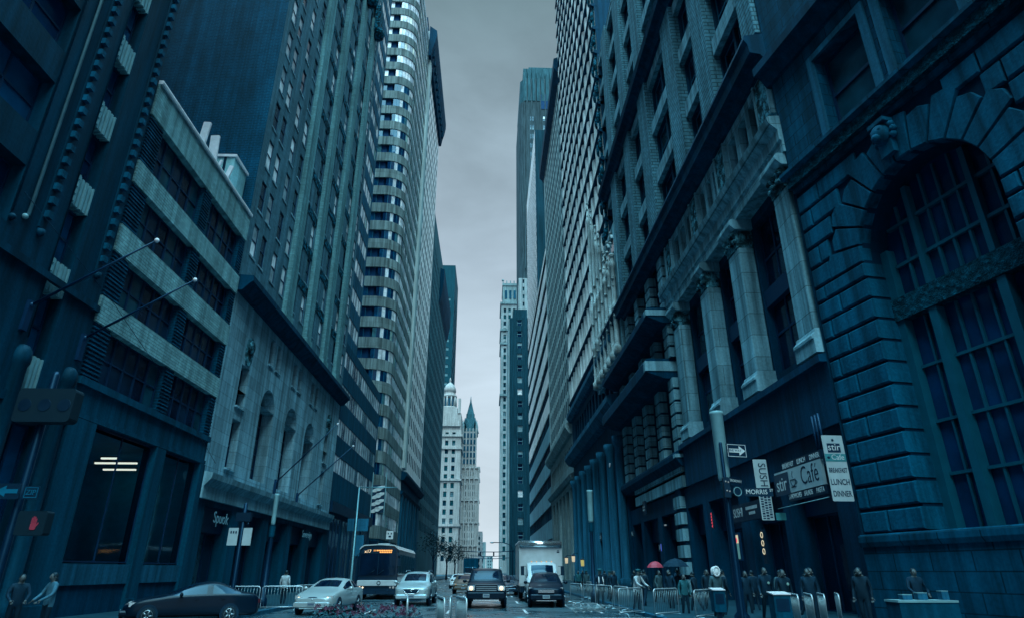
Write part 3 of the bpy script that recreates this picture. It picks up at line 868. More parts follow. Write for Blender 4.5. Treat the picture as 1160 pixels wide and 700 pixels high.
mb = MB(T); mb.box(.02, XT, -.6, .10, 0, 2.45); mb.prof([(-.6, 2.45), (.18, 2.45), (.22, 2.6), (.22, 2.78), (.12, 2.86), (-.6, 2.86)], .02, XT)
mb.build('plinth', M['ashlar'], b)
mb = MB(T); mb.box(.02, XT, -.5, .02, 16.9, 17.12, 0); mb.box(.02, XT, -.5, .26, 17.12, 17.62, 1); mb.prof([(-.5, 17.62), (.3, 17.62), (.45, 17.75), (.45, 17.9), (-.5, 17.95)], -.15, XT, 0)
mb.build('ornament_band', [M['ashlar'], M['carved_fine']], b)
wins = [(2.75+3.55*k, 5.35+3.55*k, 18.2, 21.9) for k in range(15)]
mb = MB(T); wall(mb, .01, XT, 17.95, 23.0, wins, .7); mb.build('ashlar_wall', M['ashlar'], b)
for o in wins:
    mb = MB(T); win_mesh(mb, *o, -.6, 1, 2, .1, .1); w = mb.build('window', [M['g_near'], M['frame_dk']], b)
    mb = MB(T)
    mb.box(o[0]-.32, o[0]-.003, .002, .14, o[2], o[3]+.3); mb.box(o[1]+.003, o[1]+.32, .002, .14, o[2], o[3]+.3); mb.box(o[0]-.003, o[1]+.003, .002, .14, o[3]+.003, o[3]+.3)
    mb.build('architrave', M['grey_dk'], w)
mb = MB(T); mb.prof([(-.4, 23), (.15, 23), (.4, 23.4), (.75, 23.55), (.75, 24.0), (.4, 24.3), (-.4, 24.4)], -.2, XT)
mb.build('cornice', M['q_dark'], b)
ww = [(2.9+3.55*k, 4.9+3.55*k, 25.6+4.6*j, 28.6+4.6*j) for k in range(15) for j in range(5)]
mb = MB(T); wall(mb, .01, XT, 24.4, 50, ww, .6); mb.build('upper_wall', M['ashlar'], b)
windows(b, T, ww, [M['g_near'], M['frame_dk']], w=-.5)
# arched windows: pane, heavy frame with carved transom
for cu in (CU, CU2):
    mb = MB(T)
    wv = -1.25
    mb.r = .3
    n = 16; r = CR
    mb.poly([(cu+r, wv, zb)] + [(cu+r*math.cos(PI*k/n), wv, SP+r*math.sin(PI*k/n)) for k in range(n+1)] + [(cu-r, wv, zb)], 0)
    w = mb.build('arched_window', [M['g_near']], b)
    mb = MB(T)
    def bar(u0, u1, z0, z1, d=.18): mb.box(u0, u1, wv+.01, wv+d, z0, z1)
    bar(cu-2.77, cu-2.45, zb, SP+.4, .35); bar(cu+2.45, cu+2.77, zb, SP+.4, .35)
    for u in (cu-1.25, cu+1.25): bar(u-.15, u+.15, zb, 9.93, .36)
    for u in (cu-1.2, cu+1.2): bar(u-.1, u+.1, 10.77, SP+2.4, .26)
    for u in (cu-1.85, cu-.6, cu, cu+.6, cu+1.85):
        bar(u-.04, u+.04, zb+.01, 9.92, .1); bar(u-.045, u+.045, 10.78, SP+(1.95 if abs(u-cu) > 1.5 else 2.6), .12)
    for z in (4.6, 6.3, 8.2): bar(cu-2.44, cu+2.44, z-.05, z+.05, .125)
    for z in (12.0, 13.5): bar(cu-2.4, cu+2.4, z-.06, z+.06, .15)
    mb.build('frame', M['frame_r'], w)
    mb = MB(T); mb.box(cu-2.76, cu+2.76, wv+.02, wv+.42, 9.95, 10.75)
    mb.build('carved_transom', M['carved_fine'], w)
# carved keystone head
for cu in (CU, CU2):
    mb = MB(T)
    k0 = cu-.3; n0 = len(mb.V)
    mb.ball((k0, .35, 16.1), .52, 12, 8, sc=(.85, 1.0, 1.1)); mb.ball((k0, .72, 15.85), .24, 8, 6); mb.ball((k0-.22, .7, 16.25), .1, 6, 4); mb.ball((k0+.22, .7, 16.25), .1, 6, 4)
    for j in range(9):
        t = R(-30+30*j); mb.ball((k0+.55*math.cos(t), .18, 16.15+.6*math.sin(t)), .2, 7, 5)
    mb.box(k0-.4, k0+.4, .003, .3, 14.95, 15.7); mb.box(k0-.5, k0+.5, .003, .6, 16.66, 16.88)
    c3 = Vector(T(k0, .2, 16.1)); mb.V[n0:] = [tuple(c3+(Vector(v)-c3)*.72) for v in mb.V[n0:]]
    mb.build('carved_lion_head', M['rust'], b)
shell(b, T, .012, XT, 24, 0, 50, M['q_dark'], 'side_wall')

# ---------------------------------------------------------------- ornate building with the colonnade above the shops
T = FR
b = thing('colonnade_building', 'ornate stone office building with tall pilasters over the cafe and a big dark cornice', 'building', (13.2, 42, 0))
U0, U1 = 23.12, 62.0
PIL = [(23.35, 24.75), (29.2, 30.7), (34.3, 35.75), (40.5, 41.9)]
mb = MB(T)
bay = [(24.75, 29.2), (30.7, 34.3), (35.75, 40.5)]
wall(mb, U0, 43.0, 9.7, 19.2, [(a+.15, c-.15, 10.5, 18.7) for a, c in bay], .5, w=-.75)
mb.build('colonnade_wall', M['q_dark'], b)
for a, c in bay:
    mb = MB(T); win_mesh(mb, a+.15, c-.15, 10.5, 18.7, -1.15, 3, 4, .09)
    mb.box(a+.15, c-.15, -1.1, -.8, 14.0, 14.9, 1)
    mb.build('window', [M['g_dk'], M['frame_dk']], b)
for (a, c) in PIL:
    mb = MB(T); mb.box(a, c, -.74, .12, 10.75, 17.6)
    p = mb.build('pilaster', M['q_stone'], b, bev=.06)
    mb = MB(T); mb.box(a-.16, c+.16, -.74, .30, 9.72, 10.3); mb.prof([(-.74, 10.3), (.36, 10.3), (.36, 10.42), (.2, 10.6), (.16, 10.75), (-.74, 10.75)], a-.12, c+.12)
    mb.build('base', M['lime_plain'], p)
    mb = MB(T); mb.box(a+.02, c-.02, -.74, .16, 17.6, 18.6, 0)
    for k in range(5): mb.ball((a+.15+k*(c-a-.3)/4, .2, 17.95+.12*(k % 2)), .17, 7, 5, 0); mb.ball((a+.15+k*(c-a-.3)/4, .24, 18.4), .15, 7, 5, 0)
    mb.prof([(-.74, 18.6), (.25, 18.6), (.5, 18.85), (.5, 19.02), (.4, 19.18), (-.74, 19.18)], a-.2, c+.2, 1)
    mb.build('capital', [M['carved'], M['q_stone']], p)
mb = MB(T)
mb.prof([(-.75, 19.2), (.1, 19.2), (.1, 19.8), (.2, 19.85), (.2, 20.4), (.55, 20.75), (.62, 21.05), (.5, 21.15), (-.75, 21.2)], U0-.1, 43.2, 0)
for k in range(66): mb.ball((U0+.15+k*.3, .3, 20.62), .085, 6, 4, 0)
mb.build('entablature', M['q_stone'], b)
fw = []
for a, c in bay:
    d = (c-a)/3
    fw += [(a+.25+k*d, a+d-.25+k*d, 21.85, 24.0) for k in range(3)]
mb = MB(T); wall(mb, U0, 43.0, 21.2, 24.6, fw, .6, w=-.1); mb.build('frieze_wall', M['q_stone'], b)
windows(b, T, fw, [M['g_dk'], M['frame_dk']], w=-.6)
for (a, c) in PIL:
    mb = MB(T); mb.box(a+.1, c-.1, -.09, .10, 21.7, 24.2, 0); mb.box(a-.05, a+.09, -.09, .16, 21.6, 24.3, 1); mb.box(c-.09, c+.05, -.09, .16, 21.6, 24.3, 1)
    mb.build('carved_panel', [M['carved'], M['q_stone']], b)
mb = MB(T)
mb.prof([(-.3, 24.6), (.1, 24.6), (.3, 24.9), (.8, 25.0), (.85, 25.5), (1.0, 25.8), (.95, 26.05), (-.3, 26.3)], U0-.1, 66.0)
mb.build('main_cornice', M['q_dark'], b)
# upper storeys with banded brick piers
UP = [(23.2, 24.6), (28.9, 31.1), (34.6, 37.0), (42.6, 45.2), (49.2, 51.6), (56.0, 58.4)]
LV = [(26.5, 41.0), (43.0, 62.0)]
for zi, (za, zb2) in enumerate(LV):
    ops = []; sp = []
    for i in range(len(UP)):
        a = UP[i][1]; c = UP[i+1][0] if i+1 < len(UP) else 62.0
        if c-a < 1: continue
        n = 2 if c-a > 3 else 1; d = (c-a)/n
        z = za+.6
        while z + 3.6 < zb2:
            ops += [(a+k*d+.12, a+(k+1)*d-.12, z, z+3.3) for k in range(n)]
            sp.append((a, c, z+3.42, z+4.55)); z += 4.75
    mb = MB(T); wall(mb, U0, U1, za, zb2, ops, .35, w=-.45); mb.build('upper_wall', M['q_dark'], b)
    windows(b, T, ops, [M['g_dk'], M['frame']], w=-.75, cols=1, rows=2, cap=45)
    for (a, c, z0, z1) in sp:
        mb = MB(T); mb.box(a+.05, c-.05, -.44, -.05, z0, z1); mb.build('spandrel', M['q_stone'], b)
    for (a, c) in UP:
        mb = MB(T); mb.box(a, c, -.44, .25, za, zb2)
        z = za
        mb.build('banded_pier', M['q_brick'], b)
        mb = MB(T); z = za+.3
        while z < zb2-.4: mb.box(c+.003, c+.22, -.44, .02, z, z+.55); z += .9
        mb.build('quoin_edge', M['carved_dk'], b)
mb = MB(T); mb.prof([(-.3, 41.0), (.2, 41.0), (.4, 41.4), (.9, 41.7), (1.0, 42.2), (.8, 42.6), (-.3, 42.9)], U0-.1, 62.3); mb.build('upper_cornice', M['q_dark'], b)
# north part: rusticated piers between three deep ledges
RP = [(43.2, 44.5), (47.2, 48.6), (51.4, 52.8), (55.6, 57.0), (60.0, 61.6)]
op = []
for i in range(4):
    for (z0, z1) in ((9.7, 14.2), (16.6, 18.4), (20.2, 24.0)): op.append((RP[i][1]+.15, RP[i+1][0]-.15, z0, z1))
mb = MB(T); wall(mb, 43.0, 62.0, 9.3, 24.6, op, .4, w=-.5); mb.build('north_wall', M['q_dark'], b)
windows(b, T, op, [M['g_dk'], M['frame_dk']], w=-.85, cols=2, rows=2)
for (a, c) in RP:
    mb = MB(T)
    for (za, zb2) in ((9.3, 14.6), (16.1, 18.7), (19.9, 24.6)):
        z = za+.05
        mb.box(a+.1, c-.1, -.49, .02, za, zb2, 1)
        while z < zb2-.5:
            mb.box(a, c, -.49, .14, z, z+.72, 0); z += .9
    mb.build('rusticated_pier', [M['q_stone'], M['q_dark']], b)
for i, (z0, z1, pr, a) in enumerate(((18.7, 19.9, 1.7, 43.0), (14.6, 16.1, 1.9, 43.6), (8.3, 9.3, .5, 43.0))):
    mb = MB(T); mb.prof([(-.5, z0), (pr*.3, z0), (pr*.8, z0+.35), (pr, z0+.5), (pr, z1-.2), (pr-.12, z1), (-.5, z1)], a, 62.4, 0)
    mb.box(a-.06, a+.5, -.4, pr+.05, z0+.55, z1-.22, 1)
    mb.build('ledge', [M['q_dark'], M['lime_plain']], b)
mb = MB(T)
for k in range(2): mb.box(43.3, 58, -.1, .12+.01*k, 7.3+k*1.0-.35, 8.05+k*1.0-.35 if k == 0 else 8.28)
mb.build('shop_entablature', M['q_stone'], b)
# shop storey
so = [(24.9, 28.8), (29.6, 33.6), (34.8, 39.6), (40.8, 44.0), (46.2, 51.0), (52.2, 57.0), (58, 61.4)]
mb = MB(T); wall(mb, U0, U1, 0, 6.9, [(a, c, .1, 5.6) for a, c in so], 1.2, w=-.25); mb.box(U0, 43, -.25, -.02, 6.9, 9.6)
mb.prof([(-.25, 9.3), (.3, 9.3), (.3, 9.6), (-.25, 9.68)], U0, 43.0)
mb.build('shop_wall', M['near_dk2'], b)
for a, c in so:
    mb = MB(T); win_mesh(mb, a, c, .12, 3.9, -1.2, 3, 1, .07); mb.box(a, c, -1.2, -.9, 3.9, 5.6, 1); mb.build('shopfront', [M['g_dk'], M['frame_dk']], b)
mb = MB(T)
z = .4
mb.box(44.4, 45.8, -.24, 0, 0, 7.0, 1)
while z < 6.6: mb.box(44.3, 45.9, -.24, .16, z, z+.78, 0); z += 1.05
mb.build('rusticated_pier', [M['q_stone'], M['q_dark']], b)
mb = MB(T)
for k in range(3): mb.tube([(23.9+k*.25, .35, 5.9), (23.9+k*.25, .35, 7.4)], .05, 6)
mb.build('conduit', M['frame_dk'], b)
shell(b, T, U0+.002, U1, 26, 0, 62, M['q_dark'], 'side_wall')

# ---------------------------------------------------------------- great tower of piers and ledges
b = thing('pier_tower', 'huge office tower whose pale piers are cut by dark ledges at every storey', 'building', (13.2, 80, 0))
U0, U1, H = 62.0, 100.0, 128.0
PT = 4.15; z0 = 26.6
pu = [U0+1.0+2.62*k for k in range(15)]
rects = []
rows = [z0+PT*k for k in range(23)]
for z in rows:
    for k in range(14): rects.append((pu[k]+.7, pu[k+1]-.7, z+.5, z+3.4))
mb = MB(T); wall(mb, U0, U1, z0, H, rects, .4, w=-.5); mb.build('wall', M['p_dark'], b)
windows(b, T, rects, [M['g_dk'], M['frame_dk']], w=-.85, rows=2, fr=.05)
for u in pu:
    mb = MB(T)
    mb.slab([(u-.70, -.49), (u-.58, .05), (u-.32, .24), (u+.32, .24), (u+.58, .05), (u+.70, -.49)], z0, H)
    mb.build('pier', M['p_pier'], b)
for z in rows:
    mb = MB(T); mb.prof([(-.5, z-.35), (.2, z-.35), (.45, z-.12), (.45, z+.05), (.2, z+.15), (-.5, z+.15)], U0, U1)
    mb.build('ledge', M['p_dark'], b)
mb = MB(T); mb.prof([(-.5, H-9), (.5, H-9), (1.6, H-7.5), (1.6, H-6.5), (-.5, H-6)], U0-.2, U1); mb.build('cornice', M['p_dark'], b)
for u in (U0+.4, U0+1.6):
    mb = MB(T); z = z0; mb.box(u-.12, u+.12, .0, .3, z0, H-9.2)
    while z < H-10: mb.ball((u, .3, z+2.1), .42, 7, 5, sc=(1, .7, 2.2)); z += PT
    mb.build('ornament_strip', M['carved_dk'], b)
# pale gothic frontispiece: slim shafts, canopies and pinnacles
M['gothic'] = stone('gothic_stone', (.36, .50, .53), .5, 1.2, .5, rough=.9, bump=.4)
mb = MB(T)
mb.box(57.6, 72.4, -.4, .35, 21.0, 36.0); mb.build('frontispiece_wall', M['q_stone'], b)
US = (58.2, 60.3, 62.4, 64.6, 66.8, 69.0, 71.2)
TOPS = (30.5, 33.5, 34.5, 38.5, 40.5, 44, 46.5)
def crocket(mb, u, w, z, s): 
    mb.lathe((u, w, z), [(.02, -s), (s*.7, -s*.5), (s, 0), (s*.5, s*.5), (.02, s*.9)], 6)
for u, zt2 in zip(US, TOPS):
    mb = MB(T)
    mb.lathe((u, .72, 21.3), [(.42, 0), (.42, .8), (.3, .9), (.25, 1.2), (.25, 4.6), (.38, 4.8), (.38, 5.1), (.24, 5.3), (.23, 9.3), (.34, 9.5), (.34, 9.9), (.2, 10.1), (.19, max(10.6, zt2-24.3)), (.33, max(10.8, zt2-24.0)), (.26, max(11, zt2-23.7)), (.03, zt2-21.3)], 8)
    for q in range(6): crocket(mb, u+.24*(-1)**q, .85, 23.2+q*2.05, .2)
    for q in range(4): crocket(mb, u+.18*(-1)**q, .8, zt2-.4-q*.5, .13)
    crocket(mb, u, .72, zt2+.1, .22)
    mb.build('pinnacled_shaft', M['gothic'], b)
for i, (ua, ub) in enumerate(zip(US, US[1:])):
    c = (ua+ub)/2
    mb = MB(T)
    for z in (21.3, 26.4, 31.0):
        mb.box(ua+.3, ub-.3, .36, .62, z, z+.8)
        for q in range(5): crocket(mb, ua+.42+q*(ub-ua-.84)/4, .66, z+.4, .16)
    for z in (25.2, 29.8, 34.4):
        n = 8
        for k in range(n):
            t0, t1 = PI*k/n, PI*(k+1)/n; r0, r1 = .78, .58
            p = [(c+r0*math.cos(t0), z+.9*r0*math.sin(t0)), (c+r0*math.cos(t1), z+.9*r0*math.sin(t1)), (c+r1*math.cos(t1), z+.9*r1*math.sin(t1)), (c+r1*math.cos(t0), z+.9*r1*math.sin(t0))]
            mb.prism(p, .36, .6)
        crocket(mb, c, .5, z+1.0, .2)
    mb.box(c-.05, c+.05, .36, .5, 22.1, 25.6); mb.box(c-.05, c+.05, .36, .5, 27.2, 30.2)
    mb.build('traceried_bay', M['gothic'], b)
    mb = MB(T); mb.r = .3; mb.quad((ua+.3, .353, 22.1), (ub-.3, .353, 22.1), (ub-.3, .353, 25.4), (ua+.3, .353, 25.4)); mb.quad((ua+.3, .353, 27.2), (ub-.3, .353, 27.2), (ub-.3, .353, 30.0), (ua+.3, .353, 30.0)); mb.quad((ua+.3, .353, 31.8), (ub-.3, .353, 31.8), (ub-.3, .353, 34.5), (ua+.3, .353, 34.5)); mb.build('gothic_window', M['g_dk'], b)
# base
mb = MB(T)
base = [(63.2+4.9*k, 66.4+4.9*k, .2, 12.5) for k in range(7)]
bw = [(63.0+2.45*k, 64.5+2.45*k, 19.2, 22.6) for k in range(14)]
wall(mb, U0, U1, 0, 26.1, base + bw, .9, w=0); mb.build('base_wall', M['q_dark'], b)
windows(b, T, base + bw, [M['g_dk'], M['frame_dk']], w=-.8, cols=2, rows=3)
mb = MB(T); mb.prof([(0, 16.6), (.8, 16.8), (1.4, 17.6), (1.4, 18.2), (0, 18.6)], U0, U1); mb.prof([(0, 23.6), (.4, 23.6), (.9, 24.2), (.9, 24.8), (0, 25.0)], U0, U1)
mb.build('base_cornice', M['grey_dk'], b)
for k in range(8):
    u = 62.3+4.9*k
    mb = MB(T); mb.lathe((u+.45, .3, 0), [(.7, 0), (.7, 1), (.5, 1.1), (.45, 13), (.7, 13.6), (.7, 14.2)], 12); mb.build('column', M['grey_dk'], b)
shell(b, T, U0+.02, U1, 26, 0, H, M['p_dark'], 'side_wall')

# ---------------------------------------------------------------- tan gridded tower
b = thing('tan_tower', 'tan stone tower with narrow upright window strips between the pier tower and the glass tower', 'building', (13.2, 115, 0))
U0, U1, H = 100.0, 138.0, 99.0
rects = [(u, u+1.3, z, z+2.4) for u in [101.35+2.35*k for k in range(15)] for z in [26.5+3.5*k for k in range(21)]]
mb = MB(T); wall(mb, U0, U1, 25, H, rects, .03); mb.build('wall', M['tan'], b)
windows(b, T, rects, [M['g_fdk'], M['frame_dk']], w=-.02, rows=2, fr=.05, fd=.012)
for k in range(16):
    mb = MB(T); u = 100.85+2.35*k; mb.box(u-.22, u+.22, .003, .03, 25, H-2); mb.build('mullion_pier', M['far_tan'], b)
mb = MB(T); mb.prof([(0, H-3.5), (1.1, H-2), (1.1, H+.5), (0, H+1)], U0-.2, U1+1.2); mb.build('cornice', M['q_dark'], b)
mb = MB(T); base = [(101.5+5.8*k, 105.2+5.8*k, .3, 14) for k in range(6)]; bw = [(101+2.9*k, 102.7+2.9*k, 17.6, 20.6) for k in range(12)]
wall(mb, U0, U1, 0, 25, base+bw, .9); mb.build('base_wall', M['far_tan'], b)
windows(b, T, base+bw, [M['g_fdk'], M['frame_dk']], w=-.8, cols=2, rows=3)
mb = MB(T); mb.prof([(0, 22), (.5, 22), (1.2, 23), (1.2, 23.6), (0, 24)], U0, U1); mb.prof([(0, 15), (.4, 15), (.8, 15.6), (0, 16)], U0, U1); mb.build('belt_cornice', M['far_tan'], b)
shell(b, T, U0+.02, U1, 24, 0, H, M['far_tan'], 'side_wall')

# ---------------------------------------------------------------- striped glass tower
b = thing('striped_tower', 'tall slab tower striped with white spandrels and dark glass ribbons', 'building', (13.2, 170, 0))
z = 8.0
mb = MB(T); mb.quad((138, -.05, 0), (212, -.05, 0), (212, -.05, 8), (138, -.05, 8)); mb.build('ground_floor_wall', M['conc_dk'], b)
ww = []
while z < 74:
    mb = MB(T); mb.box(138.05, 212, -.4, .04, z, z+3.7); mb.build('spandrel_band', M['white_stone'] if z > 32 else M['lime_plain'], b)
    ww += [(138.1+4.1*i+.02, 138.1+4.1*i+4.06, z+3.7, z+6.6) for i in range(18)]; z += 6.6
windows(b, T, ww, [M['g_fdk'], M['frame_dk']], w=-.2, cols=2, rows=1, fr=.05)
mb = MB(T); mb.box(138.05, 166, -.4, .04, z, z+1.5); mb.build('parapet', M['white_stone'], b)
ZT = 134
up = [(166.6+1.9*i, 168.2+1.9*i, z+1.2+2.9*j, z+2.6+2.9*j) for i in range(24) for j in range(18)]
mb = MB(T); wall(mb, 166.0, 212, z, ZT, up, .05); mb.build('upper_wall', M['white_stone'], b)
windows(b, T, up, [M['g_fdk'], M['coping']], w=-.03, rows=1, fr=.06, fd=.015, cap=0)
shell(b, T, 138.06, 166.0, 26, 0, z, M['far_dk'], 'side_wall')
shell(b, T, 166.02, 212, 26, 0, ZT, M['far_dk'], 'side_wall')
# ================================================================ FAR END OF THE STREET
def block(name, label, x0, x1, y0, y1, z1, wm, gm, px, pz, ww, wh, zs=4.0, sides=('s', 'e'), cap=95, top=None, fm=None, roofm=None, rows=2):
    """free standing block with gridded fronts; s = towards the camera, e / w = the street side"""
    b = thing(name, label, 'building', ((x0+x1)/2, (y0+y1)/2, 0))
    ztop = top or z1
    fs = []
    if 's' in sides: fs.append((Fac((x0, y0), (1, 0), (0, -1)), x1-x0))
    if 'e' in sides: fs.append((Fac((x1, y0), (0, 1), (1, 0)), y1-y0))
    if 'w' in sides: fs.append((Fac((x0, y0), (0, 1), (-1, 0)), y1-y0))
    for i, (T, L) in enumerate(fs):
        n = max(1, int((L-1.0)//px)); off = (L-n*px)/2 + (px-ww)/2
        rr = [(off+px*k, off+px*k+ww, z, z+wh) for k in range(n) for z in [zs+pz*j for j in range(int((ztop-zs-wh)//pz)+1)]]
        mb = MB(T); wall(mb, 0, L, 0, z1, rr, .5); mb.build('wall', wm, b)
        windows(b, T, rr, [gm, fm or M['frame_dk']], w=-.45, rows=rows, fr=.1, cap=cap if i == 0 else 0)
    mb = MB(lambda x, y, z: (x, y, z))
    mb.quad((x0, y0, z1), (x1, y0, z1), (x1, y1, z1), (x0, y1, z1)); mb.quad((x0, y1, 0), (x1, y1, 0), (x1, y1, z1), (x0, y1, z1))
    mb.build('roof', roofm or wm, b)
    return b, fs
Tid = lambda x, y, z: (x, y, z)

# left: dark slab
b, fs = block('dark_slab_tower', 'dark flat topped slab tower with thin bright horizontal lines behind the left towers', -68, -26.0, 400, 440, 201, M['slab'], M['frame_l'], 41, 6.0, 37, 2.0, 30, top=180)
# left: white classical tower with cupola
b, fs = block('cupola_building', 'white classical tower topped by a small domed cupola at the end of the street', -30, -15.0, 330, 350, 70, M['far_white'], M['g_far'], 3.6, 4.3, 1.7, 2.6, 6)
mb = MB(Tid)
for z in (22, 44, 60, 66.5): mb.box(-30.6, -14.4, 329.2, 350, z, z+1.1)
mb.box(-29.6, -15.4, 330.5, 349, 70, 79)
mb.build('cornice', M['far_white'], b)
mb = MB(Tid)
mb.prism([(-30+4+3.6*math.cos(PI*k/8), 72+4.4*math.sin(PI*k/8)) for k in range(9)], 329.3, 330.4)
mb.prism([(-19+3.3*math.cos(PI*k/8), 72+4.4*math.sin(PI*k/8)) for k in range(9)], 329.3, 330.4)
mb.build('curved_pediment', M['far_white'], b)
mb = MB(Tid); mb.box(-29.2, -27.8, 330, 332, 79, 88); mb.box(-17.2, -15.8, 330, 332, 79, 87); mb.box(-27.6, -17.6, 331, 345, 79, 82.5); mb.build('attic', M['far_white'], b)
mb = MB(Tid)
c = (-22.3, 337, 82.5)
mb.lathe(c, [(4.4, 0), (4.4, 1), (3.0, 1.05), (3.0, 6.4), (3.9, 6.6), (3.9, 7.6), (3.1, 7.8), (3.1, 9.6), (3.4, 9.8), (3.2, 11.6), (2.5, 13.3), (1.3, 14.5), (.5, 14.9), (.5, 16), (.7, 16.3), (.1, 18)], 20)
for k in range(10):
    t = 2*PI*k/10; mb.lathe((c[0]+3.7*math.cos(t), c[1]+3.7*math.sin(t), c[2]+1), [(.42, 0), (.42, 5.5)], 8)
mb.build('cupola', M['far_white'], b)
mb = MB(Tid)
for k in range(10):
    t = 2*PI*(k+.5)/10; x, y = c[0]+3.02*math.cos(t), c[1]+3.02*math.sin(t)
    mb.box(x-.5, x+.5, y-.5, y+.5, c[2]+1.4, c[2]+5.6)
mb.build('cupola_opening', M['grey_dk'], b)
# left: gothic skyscraper
b, fs = block('gothic_skyscraper', 'pale gothic skyscraper with a steep pointed green roof at the end of the street', -19.4, -7.0, 430, 450, 66, M['far_white'], M['g_far'], 2.9, 4.3, 1.5, 3.0, 4)
mb = MB(Tid)
for z in (16, 30, 44, 58, 65): mb.box(-20, -6.4, 429.2, 450, z, z+1.0)
for x in (-19.4, -16.2, -13.2, -10.2, -7.0): mb.box(x-.45, x+.45, 429.1, 429.95, 0, 66)
mb.build('piers', M['far_white'], b)
mb = MB(Tid); mb.box(-18.6, -9.2, 431, 445, 66, 90); mb.box(-20.2, -18.7, 430.5, 433, 66, 72)
for x in (-18.4, -16.1, -13.9, -11.6, -9.4): mb.box(x-.4, x+.4, 430, 430.95, 66, 92)
mb.build('tower', M['far_white'], b)
mb = MB(Tid)
for x in (-17.2, -15, -12.7, -10.5):
    for j in range(5): mb.box(x-.65, x+.65, 430.7, 431.2, 68+4.4*j, 71.2+4.4*j)
mb.build('tower_window', M['grey_dk'], b)
for x in (-18.6, -9.2):
    mb = MB(Tid); mb.lathe((x, 431, 86), [(1.0, 0), (1.0, 7), (.1, 12)], 8); mb.build('pinnacle', M['far_tan'], b)
mb = MB(Tid)
mb.lathe((-13.9, 438, 90), [(6.2, 0), (5.9, 1), (3.4, 10.5), (3.0, 11), (3.0, 13.5), (2.5, 14), (1.1, 20), (.6, 22), (.1, 26.5)], 8)
for k in range(4): mb.lathe((-13.9+3.5*(-1)**k, 432.5+.5*k, 94), [(.8, 0), (.8, 3), (.1, 6)], 6)
mb.build('pointed_roof', M['f_wall'], b)
# left: low buildings at the end
for i, (x0, x1, y, z, lab) in enumerate(((-13, -4.9, 520, 30, 'narrow pale building beside the gothic skyscraper at the far end'), (-9, -2.6, 640, 27, 'tiny grey building left of the gap at the end of the street'), (-3, 6, 900, 20, 'low distant building closing the end of the street'))):
    block('distant_building', lab, x0, x1, y, y+40, z, M['far_tan'] if i else M['far_white'], M['g_far'], 3.0, 4.0, 1.5, 2.2, 4, cap=20)
# right: tan tower with ornate crown
b, fs = block('crown_tower', 'pale tan tower with a stepped ornate crown standing right of the sky gap', 7.4, 24, 450, 480, 193, M['far_mid'], M['g_far'], 3.6, 5.4, 1.9, 3.4, 8, sides=('s', 'w'))
mb = MB(Tid)
for z in (120, 160, 171, 193): mb.box(6.6, 24.4, 449, 480, z, z+1.6)
mb.box(8.6, 23.5, 450.6, 478, 194.6, 209)
mb.box(8.2, 23.9, 450, 478.5, 209, 211)
for k in range(6): mb.box(8.4+2.9*k, 9.2+2.9*k, 450, 451, 211, 213.2)
mb.ball((8.6, 450.5, 213.5), 1.0, 8, 6)
mb.build('crown', M['far_tan'], b)
mb = MB(Tid)
for k in range(4): mb.box(10.2+3.4*k, 12+3.4*k, 450.2, 450.55, 198, 205)
mb.build('crown_window', M['grey_dk'], b)
# right: dark plain slab with two columns of windows
b, fs = block('plain_dark_building', 'plain dark side wall with two columns of windows in front of the crown tower', 8.3, 17.4, 268, 290, 109, M['far_dk'], M['g_b'], 4.4, 5.4, 2.1, 2.8, 8, sides=('s', 'w'), fm=M['frame_l'])
mb = MB(Tid); mb.box(7.8, 8.25, 267.6, 290, 0, 108); mb.build('light_corner', M['far_tan'], b)
mb = MB(Tid); mb.box(10, 16.5, 270, 285, 109, 114); mb.build('roof_block', M['far_dk'], b)
b, fs = block('setback_tower', 'thin tan slab rising between the plain dark wall and the striped tower', 13.6, 18.5, 291, 298, 140, M['far_mid'], M['g_far'], 2.3, 4.2, .9, 2.2, 112, sides=('s',), cap=20)
# right: tall deco tower with rounded corner
b = thing('deco_tower', 'tallest stone tower at upper right with a notched rounded crown and few windows', 'building', (28, 320, 0))
def deco(mb, off, z0, z1):
    pts = [(14.9-off, 345), (14.9-off, 304), (16.2-off, 301.5-off), (18.8, 300-off), (42, 300-off), (42, 345)]
    mb.slab(pts, z0, z1)
M['deco'] = stone('deco_stone', (.055, .10, .12), .35, .12, .5, fine=2)
mb = MB(Tid); deco(mb, 0, 0, 262); mb.build('shaft', M['deco'], b)
mb = MB(Tid); deco(mb, -.8, 262, 280)
for k in range(9):
    x = 17.5+2.7*k; mb.box(x, x+1.9, 299.6, 302, 262, 284+(1.5*math.sin(k*1.1))); 
mb.box(17.5, 40, 301, 340, 280, 288); mb.box(21, 38, 303, 335, 288, 291); mb.build('crown', M['f_wall'], b)
mb = MB(Tid)
for x in (17.8, 19.6, 22.2, 24.9, 27.6, 30.4, 33.2, 36): mb.box(x-.3, x+.3, 299.5, 300.2, 150, 279 if x > 19 else 262)
mb.build('ribs', M['deco'], b)
TD = Fac((14.9, 299.98), (1, 0), (0, -1))
rr = [(u, u+2.2, z, z+3.4) for u in (6.3, 14.0, 17.5) for z in [100+6.4*k for k in range(24)]]
windows(b, TD, rr, [M['g_b'], M['frame_dk']], w=.05, rows=2, fr=.12)
mb = MB(TD); mb.box(13.0, 17.4, .06, .3, 256, 267); mb.build('crown_opening', M['interior'], b)
